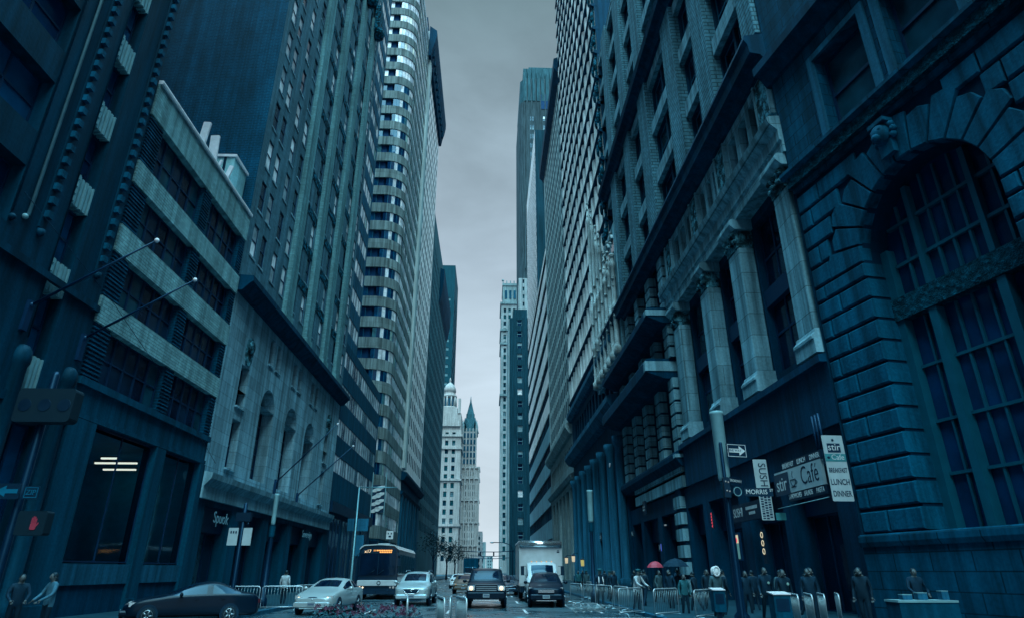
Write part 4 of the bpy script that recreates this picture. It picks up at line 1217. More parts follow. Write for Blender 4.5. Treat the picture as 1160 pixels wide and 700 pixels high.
# ================================================================ GROUND
def asphalt():
    m, nt, ns, ln, bs = nodes('wet_asphalt')
    tc = N(nt, 'ShaderNodeTexCoord')
    n1 = N(nt, 'ShaderNodeTexNoise', i_Scale=.35, i_Detail=6.0, i_Roughness=.6); ln.new(tc.outputs['Object'], n1.inputs['Vector'])
    n2 = N(nt, 'ShaderNodeTexNoise', i_Scale=40.0, i_Detail=3.0); ln.new(tc.outputs['Object'], n2.inputs['Vector'])
    cr = N(nt, 'ShaderNodeValToRGB'); e = cr.color_ramp
    e.elements[0].position = .35; e.elements[0].color = (.010, .038, .058, 1); e.elements[1].position = .68; e.elements[1].color = (.03, .085, .11, 1)
    ln.new(n1.outputs[0], cr.inputs[0]); ln.new(cr.outputs[0], bs.inputs['Base Color'])
    rr = N(nt, 'ShaderNodeMapRange'); rr.inputs[1].default_value = .4; rr.inputs[2].default_value = .62; rr.inputs[3].default_value = .12; rr.inputs[4].default_value = .55
    ln.new(n1.outputs[0], rr.inputs[0]); ln.new(rr.outputs[0], bs.inputs['Roughness'])
    bu = N(nt, 'ShaderNodeBump', i_Strength=.25, i_Distance=.02); ln.new(n2.outputs[0], bu.inputs['Height']); ln.new(bu.outputs[0], bs.inputs['Normal'])
    return m
M['asphalt'] = asphalt()
M['pave'] = stone('pavement_slab', (.012, .055, .08), .3, .4, .1, rough=.5, joints=(1.5, 1.5, .03), mortar=.5)
M['ground'] = stone('ground', (.04, .10, .13), .3, .05, .1)
M['line'] = paint('road_paint', (.5, .58, .62), .5, var=.5, sc=6)
def struct(name, mb, m): return tag(mb.build(name, m), kind='structure')
mb = MB(); mb.quad((-3000, -300, -.13), (3000, -300, -.13), (3000, 6000, -.13), (-3000, 6000, -.13)); struct('ground', mb, M['ground'])
mb = MB(); mb.quad((-13.4, -40, 0), (6.5, -40, 0), (6.5, 900, 0), (-13.4, 900, 0)); struct('road', mb, M['asphalt'])
for x0, x1, y0, y1 in ((-15.6, -9.7, 26.6, 900), (-15.6, -13.0, -40, 26.6), (6.5, 20, -40, 900)):
    mb = MB(); mb.box(x0, x1, y0, y1, -.12, .14); struct('pavement', mb, M['pave'])
    kx = x1 if x0 < 0 else x0; s = 1 if x0 < 0 else -1
    mb = MB(); mb.box(min(kx+.003*s, kx+.18*s), max(kx+.003*s, kx+.18*s), y0, y1, -.12, .145); struct('kerb', mb, M['grey_dk'])
mb = MB()
for x in (-5.3, -1.75, 1.7, 5.0):
    y = 21
    while y < 260: mb.quad((x-.06, y, .004), (x+.06, y, .004), (x+.06, y+3, .004), (x-.06, y+3, .004)); y += 9
for k in range(16):
    x = -9.0+1.1*k; mb.quad((x, 22.0, .004), (x+.5, 22.0, .004), (x+.5, 25.2, .004), (x, 25.2, .004))
mb.quad((-9.3, 26.6, .004), (8, 26.6, .004), (8, 27.0, .004), (-9.3, 27.0, .004))
struct('road_markings', mb, M['line'])
mb = MB()
for (x, y) in ((1.3, 27.5), (-1.2, 22), (3.6, 44)): mb.lathe((x, y, .003), [(.36, 0), (.36, .006), (.02, .0065)], 20)
struct('manhole_covers', mb, M['metal_gr'])
# ================================================================ VEHICLES  (local: front towards -Y, ground at z=0)
M['car_silver'] = paint('car_silver', (.30, .42, .46), .3, .3, .5, .5, var=.02, sc=.3)
M['car_silver2'] = paint('car_silver_light', (.30, .40, .43), .3, .25, .5, .4, var=.02, sc=.3)
M['car_black'] = paint('car_black', (.0004, .006, .016), .35, 0, .2, .12, var=.02, sc=.3)
M['car_dk'] = paint('car_dark_navy', (.006, .022, .045), .25, 0, .5, .8, var=.05)
M['car_white'] = paint('car_white', (.5, .6, .65), .35, 0, .5, .5, var=.06)
M['car_yellow'] = paint('car_yellow', (.07, .05, .03), .35, 0, .5, .4, var=.06)
M['car_glass'] = glass('car_glass', dark=(.001, .010, .028), pb=.0001, blind=(.01, .03, .05), rough=.06, spec=.3)
M['chrome'] = paint('chrome', (.6, .68, .72), .15, .9, var=.05)
M['rubber'] = paint('tyre_rubber', (.004, .010, .018), .8)
M['rim'] = paint('wheel_rim', (.22, .3, .34), .35, .7)
M['lens'] = paint('lamp_lens', (.5, .58, .62), .1, .2, .8, 1)
M['lamp_on'] = glow('lamp_warm', (1.0, .78, .50), 1.6)
M['lamp_dim'] = glow('lamp_dim', (.5, .6, .62), .22)
M['lamp_amber'] = glow('lamp_amber', (1.0, .45, .12), .8)
M['plate'] = paint('licence_plate', (.2, .28, .32), .5)
M['tail'] = paint('tail_lamp', (.05, .006, .012), .2)
M['plate_ink'] = paint('plate_ink', (.02, .05, .12), .5)

def wheel(parent, x, y, r, w):
    s = 1 if x > 0 else -1
    mb = MB()
    mb.lathe((x, y, r), [(r*.62, -w/2), (r*.9, -w/2), (r, -w*.3), (r, w*.3), (r*.9, w/2), (r*.62, w/2)], 22, axis='x')
    o = mb.build('wheel', M['rubber'], parent)
    mb = MB()
    e = s*(w/2)
    mb.lathe((x+e*.92, y, r), [(r*.63, -.01), (r*.63, .012), (r*.5, .0)], 18, axis='x')
    for k in range(5):
        t = 2*PI*k/5
        c, q = math.cos(t), math.sin(t)
        mb.tube([(x+e*.97, y+c*.03, r+q*.03), (x+e*.97, y+c*r*.58, r+q*r*.58)], .035, 5)
    mb.build('rim', M['rim'], o)

def car_body(parent, st, paintm, crease=0.35):
    """st: list of (y, eight (x,z) points from sill to roof centre, flag) - smooth shell split into body and panes"""
    V = []; F = []; MI = []; n = 15; seg = 0
    for (y, pts, fl) in st:
        ys = y if isinstance(y, (list, tuple)) else [y]*8
        for k in range(15):
            j = k if k < 8 else 14-k
            s = 1 if k < 7 else (-1 if k > 7 else 0)
            V.append((pts[j][0]*s, ys[j], pts[j][1]))
    for i in range(len(st)-1):
        if st[i][2] == 's': seg += 1
        for k in range(14):
            j = k if k < 7 else 13-k          # strip index 0..6
            F.append((i*n+k, i*n+k+1, (i+1)*n+k+1, (i+1)*n+k))
            fa = st[i][2]
            m = 0
            if fa == 'W' and j == 6: m = 1
            if fa == 'R' and j == 6: m = 2
            if fa in ('S', 'W', 'R', 's') and j == 4 and fa != 's': m = 3+2*seg if k < 7 else 4+2*seg
            MI.append(m)
        F.append((i*n+14, i*n, (i+1)*n, (i+1)*n+14)); MI.append(0)
    F.append(tuple(range(14, -1, -1))); MI.append(0)
    b0 = (len(st)-1)*n; F.append(tuple(range(b0, b0+15))); MI.append(0)
    me = bpy.data.meshes.new('tmp'); me.from_pydata(V, [], F); me.polygons.foreach_set('material_index', MI)
    for nm in range(12): me.materials.append(paintm)
    at = me.attributes.new('crease_edge', 'FLOAT', 'EDGE')
    for e in me.edges:
        a, c = e.vertices
        ka, kc = a % n, c % n
        if ka == kc and (ka in (4, 10, 5, 9, 3, 11)): at.data[e.index].value = crease
        if a//n in (0,) and c//n in (0,) or a//n == len(st)-1 and c//n == len(st)-1: at.data[e.index].value = .5
    me.update()
    o = bpy.data.objects.new('tmp', me); COL.objects.link(o)
    md = o.modifiers.new('s', 'SUBSURF'); md.levels = 2; md.render_levels = 2
    bpy.context.view_layer.update()
    ev = bpy.data.meshes.new_from_object(o.evaluated_get(bpy.context.evaluated_depsgraph_get()))
    bpy.data.objects.remove(o)
    vs = [v.co.copy() for v in ev.vertices]
    out = {}
    for p in ev.polygons:
        out.setdefault(p.material_index, []).append(tuple(p.vertices))
    names = {k: ('side_window', M['car_glass']) for k in range(3, 12)}
    names.update({0: ('body', paintm), 1: ('windshield', M['car_glass']), 2: ('rear_window', M['car_glass'])})
    for mi, fs in sorted(out.items()):
        mb = MB(); mp = {}
        mb.sm = True; mb.r = .2
        for f in fs:
            idx = []
            for v in f:
                if v not in mp: mp[v] = mb.v(tuple(vs[v]))
                idx.append(mp[v])
            mb.f(idx)
        mb.build(names[mi][0], names[mi][1], parent)

def H(y, W, zb, zm, zh, cr=.04, flag='', nar=1.0):       # hood / boot section
    w = W*nar
    return (y, [(w*.88, zb), (w, zb+.12), (w, zm), (w*.98, zh-.10), (w*.93, zh-.01), (w*.8, zh+cr*.5), (w*.5, zh+cr*.9), (0, zh+cr)], flag)
def COWL(y, W, zb, zm, zh, flag='W', bow=.18):
    return ([y]*5+[y-.02, y-.06, y-bow], [(W*.88, zb), (W, zb+.12), (W, zm), (W*.985, zh-.08), (W*.94, zh), (W*.88, zh+.03), (W*.80, zh+.05), (0, zh+.07)], flag)
def CAB(y, W, zb, zm, zbelt, zr, wr, flag='S', bow=0):
    return ([y]*6+[y, y-bow], [(W*.88, zb), (W, zb+.12), (W, zm), (W*.985, zbelt-.06), (W*.955, zbelt), (wr, zr-.09), (wr-.11, zr-.02), (0, zr+.02)], flag)

def plate(parent, y, z, txt=True, w=.32):
    mb = MB(); mb.box(-w/2, w/2, y-.012, y, z-.08, z+.08); p = mb.build('licence_plate', M['plate'], parent)
    mb = MB()
    for k in range(6): mb.box(-w/2+.04+k*w*.135, -w/2+.04+k*w*.135+.028, y-.016, y-.0125, z-.035, z+.04)
    mb.build('plate_mark', M['plate_ink'], p)

def mirrors(parent, W, y, z, m):
    for s in (-1, 1):
        mb = MB(); mb.ball((s*(W+.13), y, z), .11, 9, 6, sc=(1, .6, .75)); mb.tube([(s*(W-.06), y+.02, z-.03), (s*(W+.08), y, z-.02)], .03, 6); mb.build('wing_mirror', m, parent)

def headlamp(parent, x, y, z, w, h, d=.1, slant=0.0, lens=None, back=.12, bulb=None):
    s = 1 if x > 0 else -1
    mb = MB()
    pts = [(x-s*w/2, z-h*.4-slant), (x+s*w/2, z-h*.2+slant), (x+s*w/2, z+h/2+slant), (x+s*w*.1, z+h*.55), (x-s*w/2, z+h*.3-slant)]
    def yy(p): return y + back*((p[0]-x)*s/w+.5)
    a = [mb.v((p[0], yy(p)-.012, p[1])) for p in pts]; c = [mb.v((p[0], yy(p)+d, p[1])) for p in pts]
    mb.f(a)
    for k in range(5): mb.f((a[k], a[(k+1) % 5], c[(k+1) % 5], c[k]))
    o = mb.build('headlight', lens or M['lens'], parent)
    if bulb:
        mb = MB(); mb.lathe((x, y-.03+back*.5, z), [(.02, -.005), (h*.33, .0), (h*.36, .03)], 14, axis='y'); mb.build('bulb', bulb, o)

def arches(parent, W, ys, r):
    for s in (-1, 1):
        for y in ys:
            mb = MB()
            mb.lathe((s*(W-.06), y, r), [(r*1.12, -.06), (r*1.12, .068)], 20, axis='x') 
            mb.build('wheel_arch', M['black'], parent)

def sedan(name, label, loc, rz, pm, lens=None, bulb=None, plate_on=True):
    c = thing(name, label, 'car', loc, R(rz), 'cars in the traffic')
    W, zb, zm = .89, .22, .52
    st = [(-2.38, [(W*.55, .28), (W*.62, .34), (W*.66, .48), (W*.66, .56), (W*.6, .62), (W*.5, .64), (W*.3, .65), (0, .66)], ''),
          H(-2.26, W, .2, .48, .68, .02, nar=.90), H(-1.9, W, zb, zm, .82, .03, nar=.98), H(-1.2, W, zb, zm, .90, .05),
          COWL(-.78, W, zb, zm, .95), CAB(.05, W, zb, zm, .96, 1.37, .64, 'S', .05), CAB(.52, W, zb, zm, .97, 1.40, .66, 's'), CAB(.60, W, zb, zm, .97, 1.40, .66, 'S'),
          CAB(1.1, W, zb, zm, .98, 1.36, .64, 'R'), ([1.75]*5+[1.75, 1.75, 1.7], [(W*.88, zb), (W, zb+.12), (W, zm), (W*.985, .9), (W*.93, .99), (W*.8, 1.0), (W*.7, 1.01), (0, 1.03)], ''),
          H(2.25, W, zb, zm, .97, .03, nar=.97), H(2.42, W, .26, .5, .86, .02, nar=.9), (2.48, [(W*.6, .3), (W*.66, .36), (W*.7, .5), (W*.7, .6), (W*.68, .7), (W*.5, .74), (W*.3, .75), (0, .76)], '')]
    car_body(c, st, pm)
    arches(c, W, (-1.5, 1.38), .32)
    for x in (-1, 1):
        for y in (-1.5, 1.38): wheel(c, x*(W-.09), y, .31, .2)
    for s in (-1, 1): headlamp(c, s*.60, -2.33, .63, .40, .20, .25, .02, lens, .16, bulb)
    mb = MB(); mb.lathe((0, -2.345, .60), [(.02, -.03), (.16, -.028), (.17, 0.02), (.185, .04)], 20, axis='y'); o = mb.build('grille', M['black'], c)
    o.scale = (1.75, 1, .55); o.location = (0, 0, .27)
    mb = MB(); mb.ball((0, -2.375, .60), .035, 8, 5); mb.build('badge', M['chrome'], c)
    mb = MB(); mb.rbox(-.76, .76, -2.47, -2.2, .30, .50, .07); mb.box(-.5, .5, -2.475, -2.3, .24, .29); mb.build('bumper', pm, c, bev=.03)
    if plate_on: plate(c, -2.475, .42)
    mirrors(c, W, -.45, .98, pm)
    for s in (-1, 1):
        for y in (.05, 1.0):
            mb = MB(); mb.box(s*(W-.015)-.02, s*(W-.015)+.03, y, y+.16, .80, .83); mb.build('door_handle', pm, c)
        mb = MB(); mb.box(s*.58-.16, s*.58+.16, 2.40, 2.49, .66, .80); mb.build('tail_light', M['tail'], c)
    return c

def suv(name, label, loc, rz, pm, Hh=1.68, W=.94, boxy=0.0, hood=1.04, L=4.7):
    c = thing(name, label, 'car', loc, R(rz), 'cars in the traffic')
    zb, zm = .28, .62
    f = -L/2
    if boxy:
        st = [(f, [(W*.86, .34), (W*.9, .42), (W*.92, .6), (W*.92, .85), (W*.88, .96), (W*.8, 1.0), (W*.5, 1.02), (0, 1.03)], ''),
              H(f+.12, W, .3, zm, hood, .03, nar=.98), H(f+.5, W, zb, zm, hood+.05, .05)]
        wr = W*.80; t0 = 1.0
    else:
        st = [(f, [(W*.6, .36), (W*.68, .42), (W*.7, .6), (W*.7, .72), (W*.62, .80), (W*.5, .83), (W*.3, .85), (0, .86)], ''),
              H(f+.12, W, .28, zm, .88, .03, nar=.92), H(f+.5, W, zb, zm, .98, .04, nar=.99)]
        wr = W*.74; t0 = .9
    yc = f+1.3; yr = yc+.8-.25*boxy
    st += [H(yc-.25, W, zb, zm, hood+.04, .05), COWL(yc, W, zb, zm, hood+.06), CAB(yr, W, zb, zm, hood+.06, Hh-.03, wr, 'S', .05),
           CAB(yr+.75, W, zb, zm, hood+.07, Hh, wr+.01, 's'), CAB(yr+.85, W, zb, zm, hood+.07, Hh, wr+.01, 'S'), CAB(yr+1.75, W, zb, zm, hood+.08, Hh-.02, wr, 's'), CAB(L/2-.42, W, zb, zm, hood+.08, Hh-.05, wr-.02, 'R'),
           ([L/2-.05]*8, [(W*.86, zb), (W*.97, zb+.12), (W*.98, zm), (W*.96, hood), (W*.9, hood+.08), (W*.8, hood+.1), (W*.7, hood+.1), (0, hood+.1)], ''),
           (L/2, [(W*.8, .36), (W*.86, .42), (W*.88, .6), (W*.86, .8), (W*.8, .9), (W*.7, .92), (W*.4, .93), (0, .93)], '')]
    car_body(c, st, pm, .6 if boxy else .35)
    ys = (f+.92, L/2-.95); r = .37
    arches(c, W, ys, r+.01)
    for x in (-1, 1):
        for y in ys: wheel(c, x*(W-.1), y, r, .23)
    mirrors(c, W, yc+.3, hood+.13, pm if not boxy else M['car_black'])
    for s in (-1, 1):
        mb = MB(); mb.tube([(s*(wr-.05), yr+.1, Hh+.0), (s*(wr-.06), yr+.4, Hh+.06), (s*(wr-.06), yr+1.9, Hh+.05), (s*(wr-.06), yr+2.1, Hh-.02)], .02, 6); mb.build('roof_rail', M['chrome'], c)
        for y in (yr+.1, yr+1.1):
            mb = MB(); mb.box(s*(W-.01)-.02, s*(W-.01)+.03, y, y+.18, hood-.12, hood-.08); mb.build('door_handle', pm, c)
        mb = MB(); mb.box(s*.74-.1, s*.74+.1, L/2-.04, L/2+.012, .85, 1.1); mb.build('tail_light', M['tail'], c)
    return c, f

# silver sedan waiting in the near left lane
sedan('sedan_car', 'silver sedan with round grille facing us in the left lane behind the flowers', (-7.05, 31.2, 0), -5, M['car_silver2'], None, M['lamp_on'])
# dark sedan crossing the junction
sedan('sedan_car', 'dark sedan seen from its side at the lower left with a thin bright roof line', (-10.5, 25.0, 0), -66, M['car_black'], None, None).scale = (.92, .88, .96)
# silver crossover
c, f = suv('crossover_car', 'silver crossover with slim slanted headlights between the bus and the dark off-roader', (-3.95, 38.4, 0), -1, M['car_silver'], 1.66, .94, 0, 1.0)
for s in (-1, 1): headlamp(c, s*.66, f+.02, .80, .42, .13, .3, .06, None, .24)
mb = MB(); mb.prism([(-.40, .78), (.40, .78), (.27, .60), (-.27, .60)], f-.03, f+.1); mb.build('grille', M['black'], c)
mb = MB(); mb.tube([(-.43, f-.02, .79), (-.27, f-.03, .59), (.27, f-.03, .59), (.43, f-.02, .79)], .017, 6); mb.tube([(-.42, f-.01, .80), (0, f-.04, .815), (.42, f-.01, .80)], .016, 6); mb.build('grille_trim', M['chrome'], c)
mb = MB(); mb.tube([(.07*math.cos(t*PI/6), f-.045, .76+.045*math.sin(t*PI/6)) for t in range(13)], .008, 5); mb.build('badge', M['chrome'], c)
mb = MB(); mb.rbox(-.82, .82, f-.06, f+.25, .34, .56, .08); mb.build('bumper', M['car_silver'], c, bev=.04)
mb = MB(); mb.box(-.55, .55, f-.065, f, .27, .33); mb.build('air_intake', M['black'], c)
plate(c, f-.07, .46)
# black off-roader
c, f = suv('off_road_car', 'black boxy off-roader with lit round headlights in the middle lane', (-.08, 36.1, 0), 0, M['car_black'], 1.82, .99, 1, 1.08)
for s in (-1, 1):
    mb = MB(); mb.rbox(s*.74-.17, s*.74+.17, f-.03, f+.1, .80, 1.02, .05); h = mb.build('headlight', M['lens'], c)
    mb = MB(); mb.lathe((s*.74, f-.045, .91), [(.01, -.006), (.095, 0), (.1, .02)], 16, axis='y'); mb.build('bulb', M['lamp_on'], h)
    mb = MB(); mb.lathe((s*.78, f-.06, .50), [(.01, -.004), (.05, 0), (.055, .03)], 12, axis='y'); mb.build('fog_lamp', M['lamp_dim'], c)
mb = MB(); mb.box(-.53, .53, f-.03, f+.1, .76, 1.03, 0)
for k in range(3): mb.box(-.5, .5, f-.05, f-.031, .79+.085*k, .83+.085*k, 1)
mb.build('grille', [M['black'], M['rim']], c)
mb = MB(); mb.rbox(-.93, .93, f-.10, f+.2, .44, .72, .08); mb.build('bumper', M['car_black'], c, bev=.03)
mb = MB(); mb.box(-.62, .62, f-.11, f+.1, .33, .40); mb.build('skid_plate', M['chrome'], c)
mb = MB(); mb.box(-.55, .55, f-.0, f+.3, 1.06, 1.085); mb.build('hood_lip', M['rim'], c)
plate(c, f-.11, .58)
# black crossover in front of the lorry
c, f = suv('crossover_car', 'black crossover standing right in front of the white box lorry', (3.1, 36.9, 0), -4, M['car_black'], 1.62, .93, 0, 1.0, 4.5)
for s in (-1, 1): headlamp(c, s*.66, f+.03, .82, .40, .14, .3, .05, M['lens'], .24)
mb = MB(); mb.box(-.42, .42, f-.03, f+.1, .68, .82, 0)
for k in range(3): mb.box(-.4, .4, f-.045, f-.031, .69+.045*k, .71+.045*k, 1)
mb.build('grille', [M['black'], M['chrome']], c)
mb = MB(); mb.rbox(-.82, .82, f-.06, f+.25, .34, .60, .08); mb.build('bumper', M['car_black'], c, bev=.04)
mb = MB(); mb.box(-.5, .5, f-.068, f-.05, .30, .325); mb.build('bumper_trim', M['chrome'], c)
plate(c, f-.07, .49, w=.36)
# further traffic
sedan('sedan_car', 'small pale car far down the street between the silver crossover and the off-roader', (-3.2, 74, 0), 0, M['car_white'], None, M['lamp_dim'])
sedan('sedan_car', 'yellow taxi peeping out left behind the black off-roader', (-2.0, 58, 0), 0, M['car_yellow'], None, M['lamp_amber'])
sedan('sedan_car', 'dark car half hidden right behind the black off-roader', (1.35, 53, 0), 0, M['car_dk'], None, M['lamp_dim'])
sedan('sedan_car', 'grey car far off behind the pale distant car', (-3.0, 96, 0), 0, M['car_silver'], None, M['lamp_dim'])

# ---------------------------------------------------------------- city bus
M['bus_white'] = paint('bus_white', (.38, .47, .51), .35, 0, .5, .3, var=.1)
M['bus_dk'] = paint('bus_dark', (.001, .014, .036), .3, 0, .5, .5)
M['led'] = glow('led_orange', (1.0, .42, .10), 1.5)
M['led_w'] = glow('led_pale', (1.0, .72, .42), 1.3)
c = thing('city_bus', 'city bus with orange destination display and dark front at the left lane', 'bus', (-7.15, 44.3, 0), R(1), None)
W = 1.28
mb = MB()
pr = [(-W, .35), (W, .35), (W, 2.7), (W-.05, 3.05), (W-.25, 3.22), (0, 3.28), (-W+.25, 3.22), (-W+.05, 3.05), (-W, 2.7)]
mb.prism(pr, 0.06, 12.0); mb.build('body', M['bus_dk'], c, bev=.05)
mb = MB(); mb.prism([(-W-.01, 2.98), (-W+.1, 3.16), (-W+.3, 3.27), (0, 3.33), (W-.3, 3.27), (W-.1, 3.16), (W+.01, 2.98), (W-.02, 2.98), (W-.3, 3.2), (0, 3.26), (-W+.3, 3.2), (-W+.02, 2.98)], -.03, 12.02); mb.build('roof', M['bus_white'], c)
mb = MB(); mb.r = .2; mb.rbox(-W+.12, W-.12, -.012, .05, 1.42, 2.72, .12, 0); mb.box(-.02, .02, -.02, -.013, 1.44, 2.7, 1); mb.build('windshield', [M['car_glass'], M['black']], c)
mb = MB(); mb.rbox(-W+.16, W-.16, -.014, .05, 2.74, 3.0, .05); d = mb.build('destination_display', M['black'], c)
text_obj('x17', 'route_number', M['led_w'], d, .29, frame_m((-.72, -.022, 2.865), (1, 0, 0), (0, 0, 1)), .002)
mb = MB()
for k in range(9): mb.box(-.16+k*.115, -.16+k*.115+.09, -.020, -.0145, 2.89, 2.965); 
for k in range(7): mb.box(.05+k*.115, .05+k*.115+.09, -.020, -.0145, 2.78, 2.86)
mb.box(-.36, -.2, -.020, -.0145, 2.89, 2.91); mb.box(-.36, -.2, -.020, -.0145, 2.94, 2.96)
mb.build('display_text', M['led'], d)
mb = MB(); mb.rbox(-W+.02, W-.02, -.05, .06, .80, 1.14, .06); mb.build('front_panel', M['bus_white'], c, bev=.02)
mb = MB(); mb.lathe((.12, -.056, .97), [(.13, -.004), (.13, .01)], 20, axis='y'); mb.build('emblem', M['bus_dk'], c)
mb = MB(); mb.lathe((.12, -.062, .97), [(.075, -.003), (.075, .01)], 18, axis='y'); mb.build('emblem_centre', M['bus_white'], c)
mb = MB(); mb.rbox(-W+.0, W-.0, -.10, .1, .32, .62, .08); mb.build('bumper', M['bus_dk'], c)
for s in (-1, 1):
    mb = MB(); mb.box(s*.98-.2, s*.98+.2, -.06, .05, .62, .80); h = mb.build('headlight', M['bus_dk'], c)
    for q in (0, 1):
        mb = MB(); mb.lathe((s*(1.07-.2*q), -.066, .71), [(.01, -.004), (.075-.02*q, 0), (.08-.02*q, .03)], 14, axis='y'); mb.build('bulb', M['lamp_on'] if s < 0 else M['lamp_dim'], h)
    mb = MB(); mb.tube([(s*(W-.1), -.03, 2.75), (s*(W+.05), -.3, 2.7), (s*(W+.1), -.32, 2.45)], .03, 6); mb.rbox(s*(W+.1)-.1, s*(W+.1)+.1, -.38, -.28, 2.0, 2.45, .04); mb.build('mirror', M['black'], c)
    for k in range(7):
        mb = MB(); mb.r = .1; x = s*(W+.004); mb.box(min(x, x+.01*s), max(x, x+.01*s), .7+k*1.6, 2.1+k*1.6, 1.5, 2.7); mb.build('side_window', M['car_glass'], c)
    for y in (2.4, 9.2): wheel(c, s*(W-.12), y, .48, .3)
    mb = MB(); mb.tube([(s*.3-.35, -.03, 1.43), (s*.3+.1, -.04, 1.75)], .012, 5); mb.build('wiper', M['black'], c)
mb = MB(); mb.box(-.3, .45, 1.5, 3.0, 3.29, 3.42); mb.build('roof_unit', M['bus_white'], c)

# ---------------------------------------------------------------- white box lorry
M['truck_w'] = paint('lorry_white', (.40, .48, .52), .4, 0, .5, .2, var=.12)
c = thing('box_lorry', 'white box lorry with a rounded silver roof front behind the black crossover', 'lorry', (3.2, 39.4, 0), 0)
mb = MB(); mb.box(-1.28, 1.28, 1.9, 8.2, .95, 3.3); bx = mb.build('cargo_box', M['truck_w'], c, bev=.03)
mb = MB(); mb.sm = True
mb.prof([(1.88, 3.0), (1.74, 3.06), (1.68, 3.18), (1.70, 3.32), (1.8, 3.40), (2.1, 3.43), (8.2, 3.43), (8.2, 3.31), (1.9, 3.31)], -1.3, 1.3); mb.build('roof_cap', M['chrome'], c)
mb = MB()
for s in (-1, 1): mb.box(s*1.28-.03, s*1.28+.03, 1.86, 1.95, .95, 3.0)
mb.box(-1.3, 1.3, 1.9, 8.2, .85, .95); mb.build('box_frame', M['bus_white'], c)
mb = MB(); mb.box(-1.295, -1.283, 2.2, 8.0, 1.1, 1.16); mb.box(1.0, 1.16, 1.885, 1.898, 2.72, 2.80); mb.box(1.02, 1.14, 1.884, 1.898, 2.84, 2.87); mb.build('box_decal', M['metal_dk'], c)
st = [(-.1, [(.85, .42), (.9, .5), (.92, .7), (.92, .9), (.88, 1.02), (.8, 1.06), (.5, 1.08), (0, 1.09)], ''), H(.02, .96, .4, .75, 1.12, .03), H(.45, .98, .4, .75, 1.25, .05),
      COWL(.62, .99, .4, .75, 1.30), CAB(1.02, .99, .4, .75, 1.34, 2.14, .86, 'S', .08), CAB(1.75, .99, .4, .75, 1.34, 2.2, .86, 's'), CAB(1.85, .99, .4, .75, 1.34, 2.2, .86, '')]
car_body(c, st, M['truck_w'], .6)
for s in (-1, 1):
    headlamp(c, s*.74, -.09, .86, .3, .2, .2, .0, M['lens'], .06)
    mb = MB(); mb.tube([(s*.95, .7, 1.45), (s*1.18, .6, 1.5), (s*1.18, .6, 1.95), (s*.95, .75, 1.95)], .015, 5); mb.rbox(s*1.18-.1, s*1.18+.1, .56, .64, 1.45, 1.95, .03); mb.build('wing_mirror', M['black'], c)
    for y in (.62, 6.4): wheel(c, s*(.9 if y < 1 else 1.02), y, .42, .28)
for k in range(5):
    mb = MB(); mb.ball((-.6+.3*k, 1.2, 2.2), .035, 7, 5, sc=(1.3, 1, 1)); mb.build('marker_lamp', M['lamp_amber'], c)
mb = MB(); mb.box(-.5, .5, -.13, 0, .72, .98, 0)
for k in range(4): mb.box(-.48, .48, -.14, -.131, .74+.06*k, .765+.06*k, 1)
mb.build('grille', [M['black'], M['chrome']], c)
mb = MB(); mb.rbox(-.98, .98, -.2, .1, .42, .64, .06); mb.build('bumper', M['rim'], c)
mb = MB(); mb.box(-1.24, 1.24, 1.95, 8.1, .5, .84); mb.build('chassis', M['black'], c)
mb = MB(); mb.box(-1.3, -1.24, 2.1, 2.35, .9, 1.0); mb.build('side_marker', M['lamp_amber'], c)
# dark green lorry far behind the off-roader
c = thing('delivery_lorry', 'small dark green box lorry far behind the off-roader', 'lorry', (-2.9, 112, 0), 0)
mb = MB(); mb.box(-1.25, 1.25, 1.8, 7.5, .8, 3.6); mb.build('cargo_box', M['conc_dk'], c, bev=.04)
mb = MB(); mb.box(-1.05, 1.05, 0, 1.75, .5, 2.3); mb.build('cab', M['grey_dk'], c, bev=.15)
mb = MB(); mb.r = .1; mb.box(-.9, .9, -.02, .02, 1.4, 2.1); mb.build('windshield', M['car_glass'], c)
for s in (-1, 1):
    for y in (.8, 6): wheel(c, s*1.0, y, .45, .28)
# ================================================================ STREET FURNITURE, SIGNS, PEOPLE
M['sign_w'] = paint('sign_white', (.33, .45, .49), .45, var=.12)
M['sign_teal'] = paint('sign_teal', (.04, .22, .25), .45)
M['ink'] = paint('sign_ink', (.004, .02, .05), .5)
M['letter'] = paint('letter_white', (.5, .6, .63), .5)
M['shade_dk'] = paint('sign_dark', (.001, .014, .036), .5)
UP3 = (0, 0, 1)

# ---------------------------------------------------------------- crowd barriers
def barrier(L=2.0, Hh=1.05):
    t = thing('crowd_barrier', 'x', 'barrier', (0, 0, 0))
    mb = MB()
    r = .12
    pts = [(-L/2, 0, .12), (-L/2, 0, Hh-r)] + [(-L/2+r-r*math.cos(a*PI/8), 0, Hh-r+r*math.sin(a*PI/8)) for a in range(1, 5)]
    pts += [(L/2-r+r*math.sin(a*PI/8), 0, Hh-r+r*math.cos(a*PI/8)) for a in range(0, 5)] + [(L/2, 0, .12)]
    mb.tube(pts, .024, 7); mb.tube([(-L/2, 0, .2), (L/2, 0, .2)], .018, 6)
    mb.build('frame', M['steel_l'], t)
    n = int(L/.13)
    for k in range(1, n):
        x = -L/2+L*k/n
        mb = MB(); mb.tube([(x, 0, .2), (x, 0, Hh-.01)], .008, 5); mb.build('bar', M['steel'], t)
    for s in (-1, 1):
        mb = MB(); mb.tube([(s*(L/2-.25), -.3, .02), (s*(L/2-.25), -.2, .14), (s*(L/2-.25), .2, .14), (s*(L/2-.25), .3, .02)], .02, 6); mb.build('foot', M['steel'], t)
    return t
G = 'crowd control barriers along the kerbs'
bar = barrier(1.75)
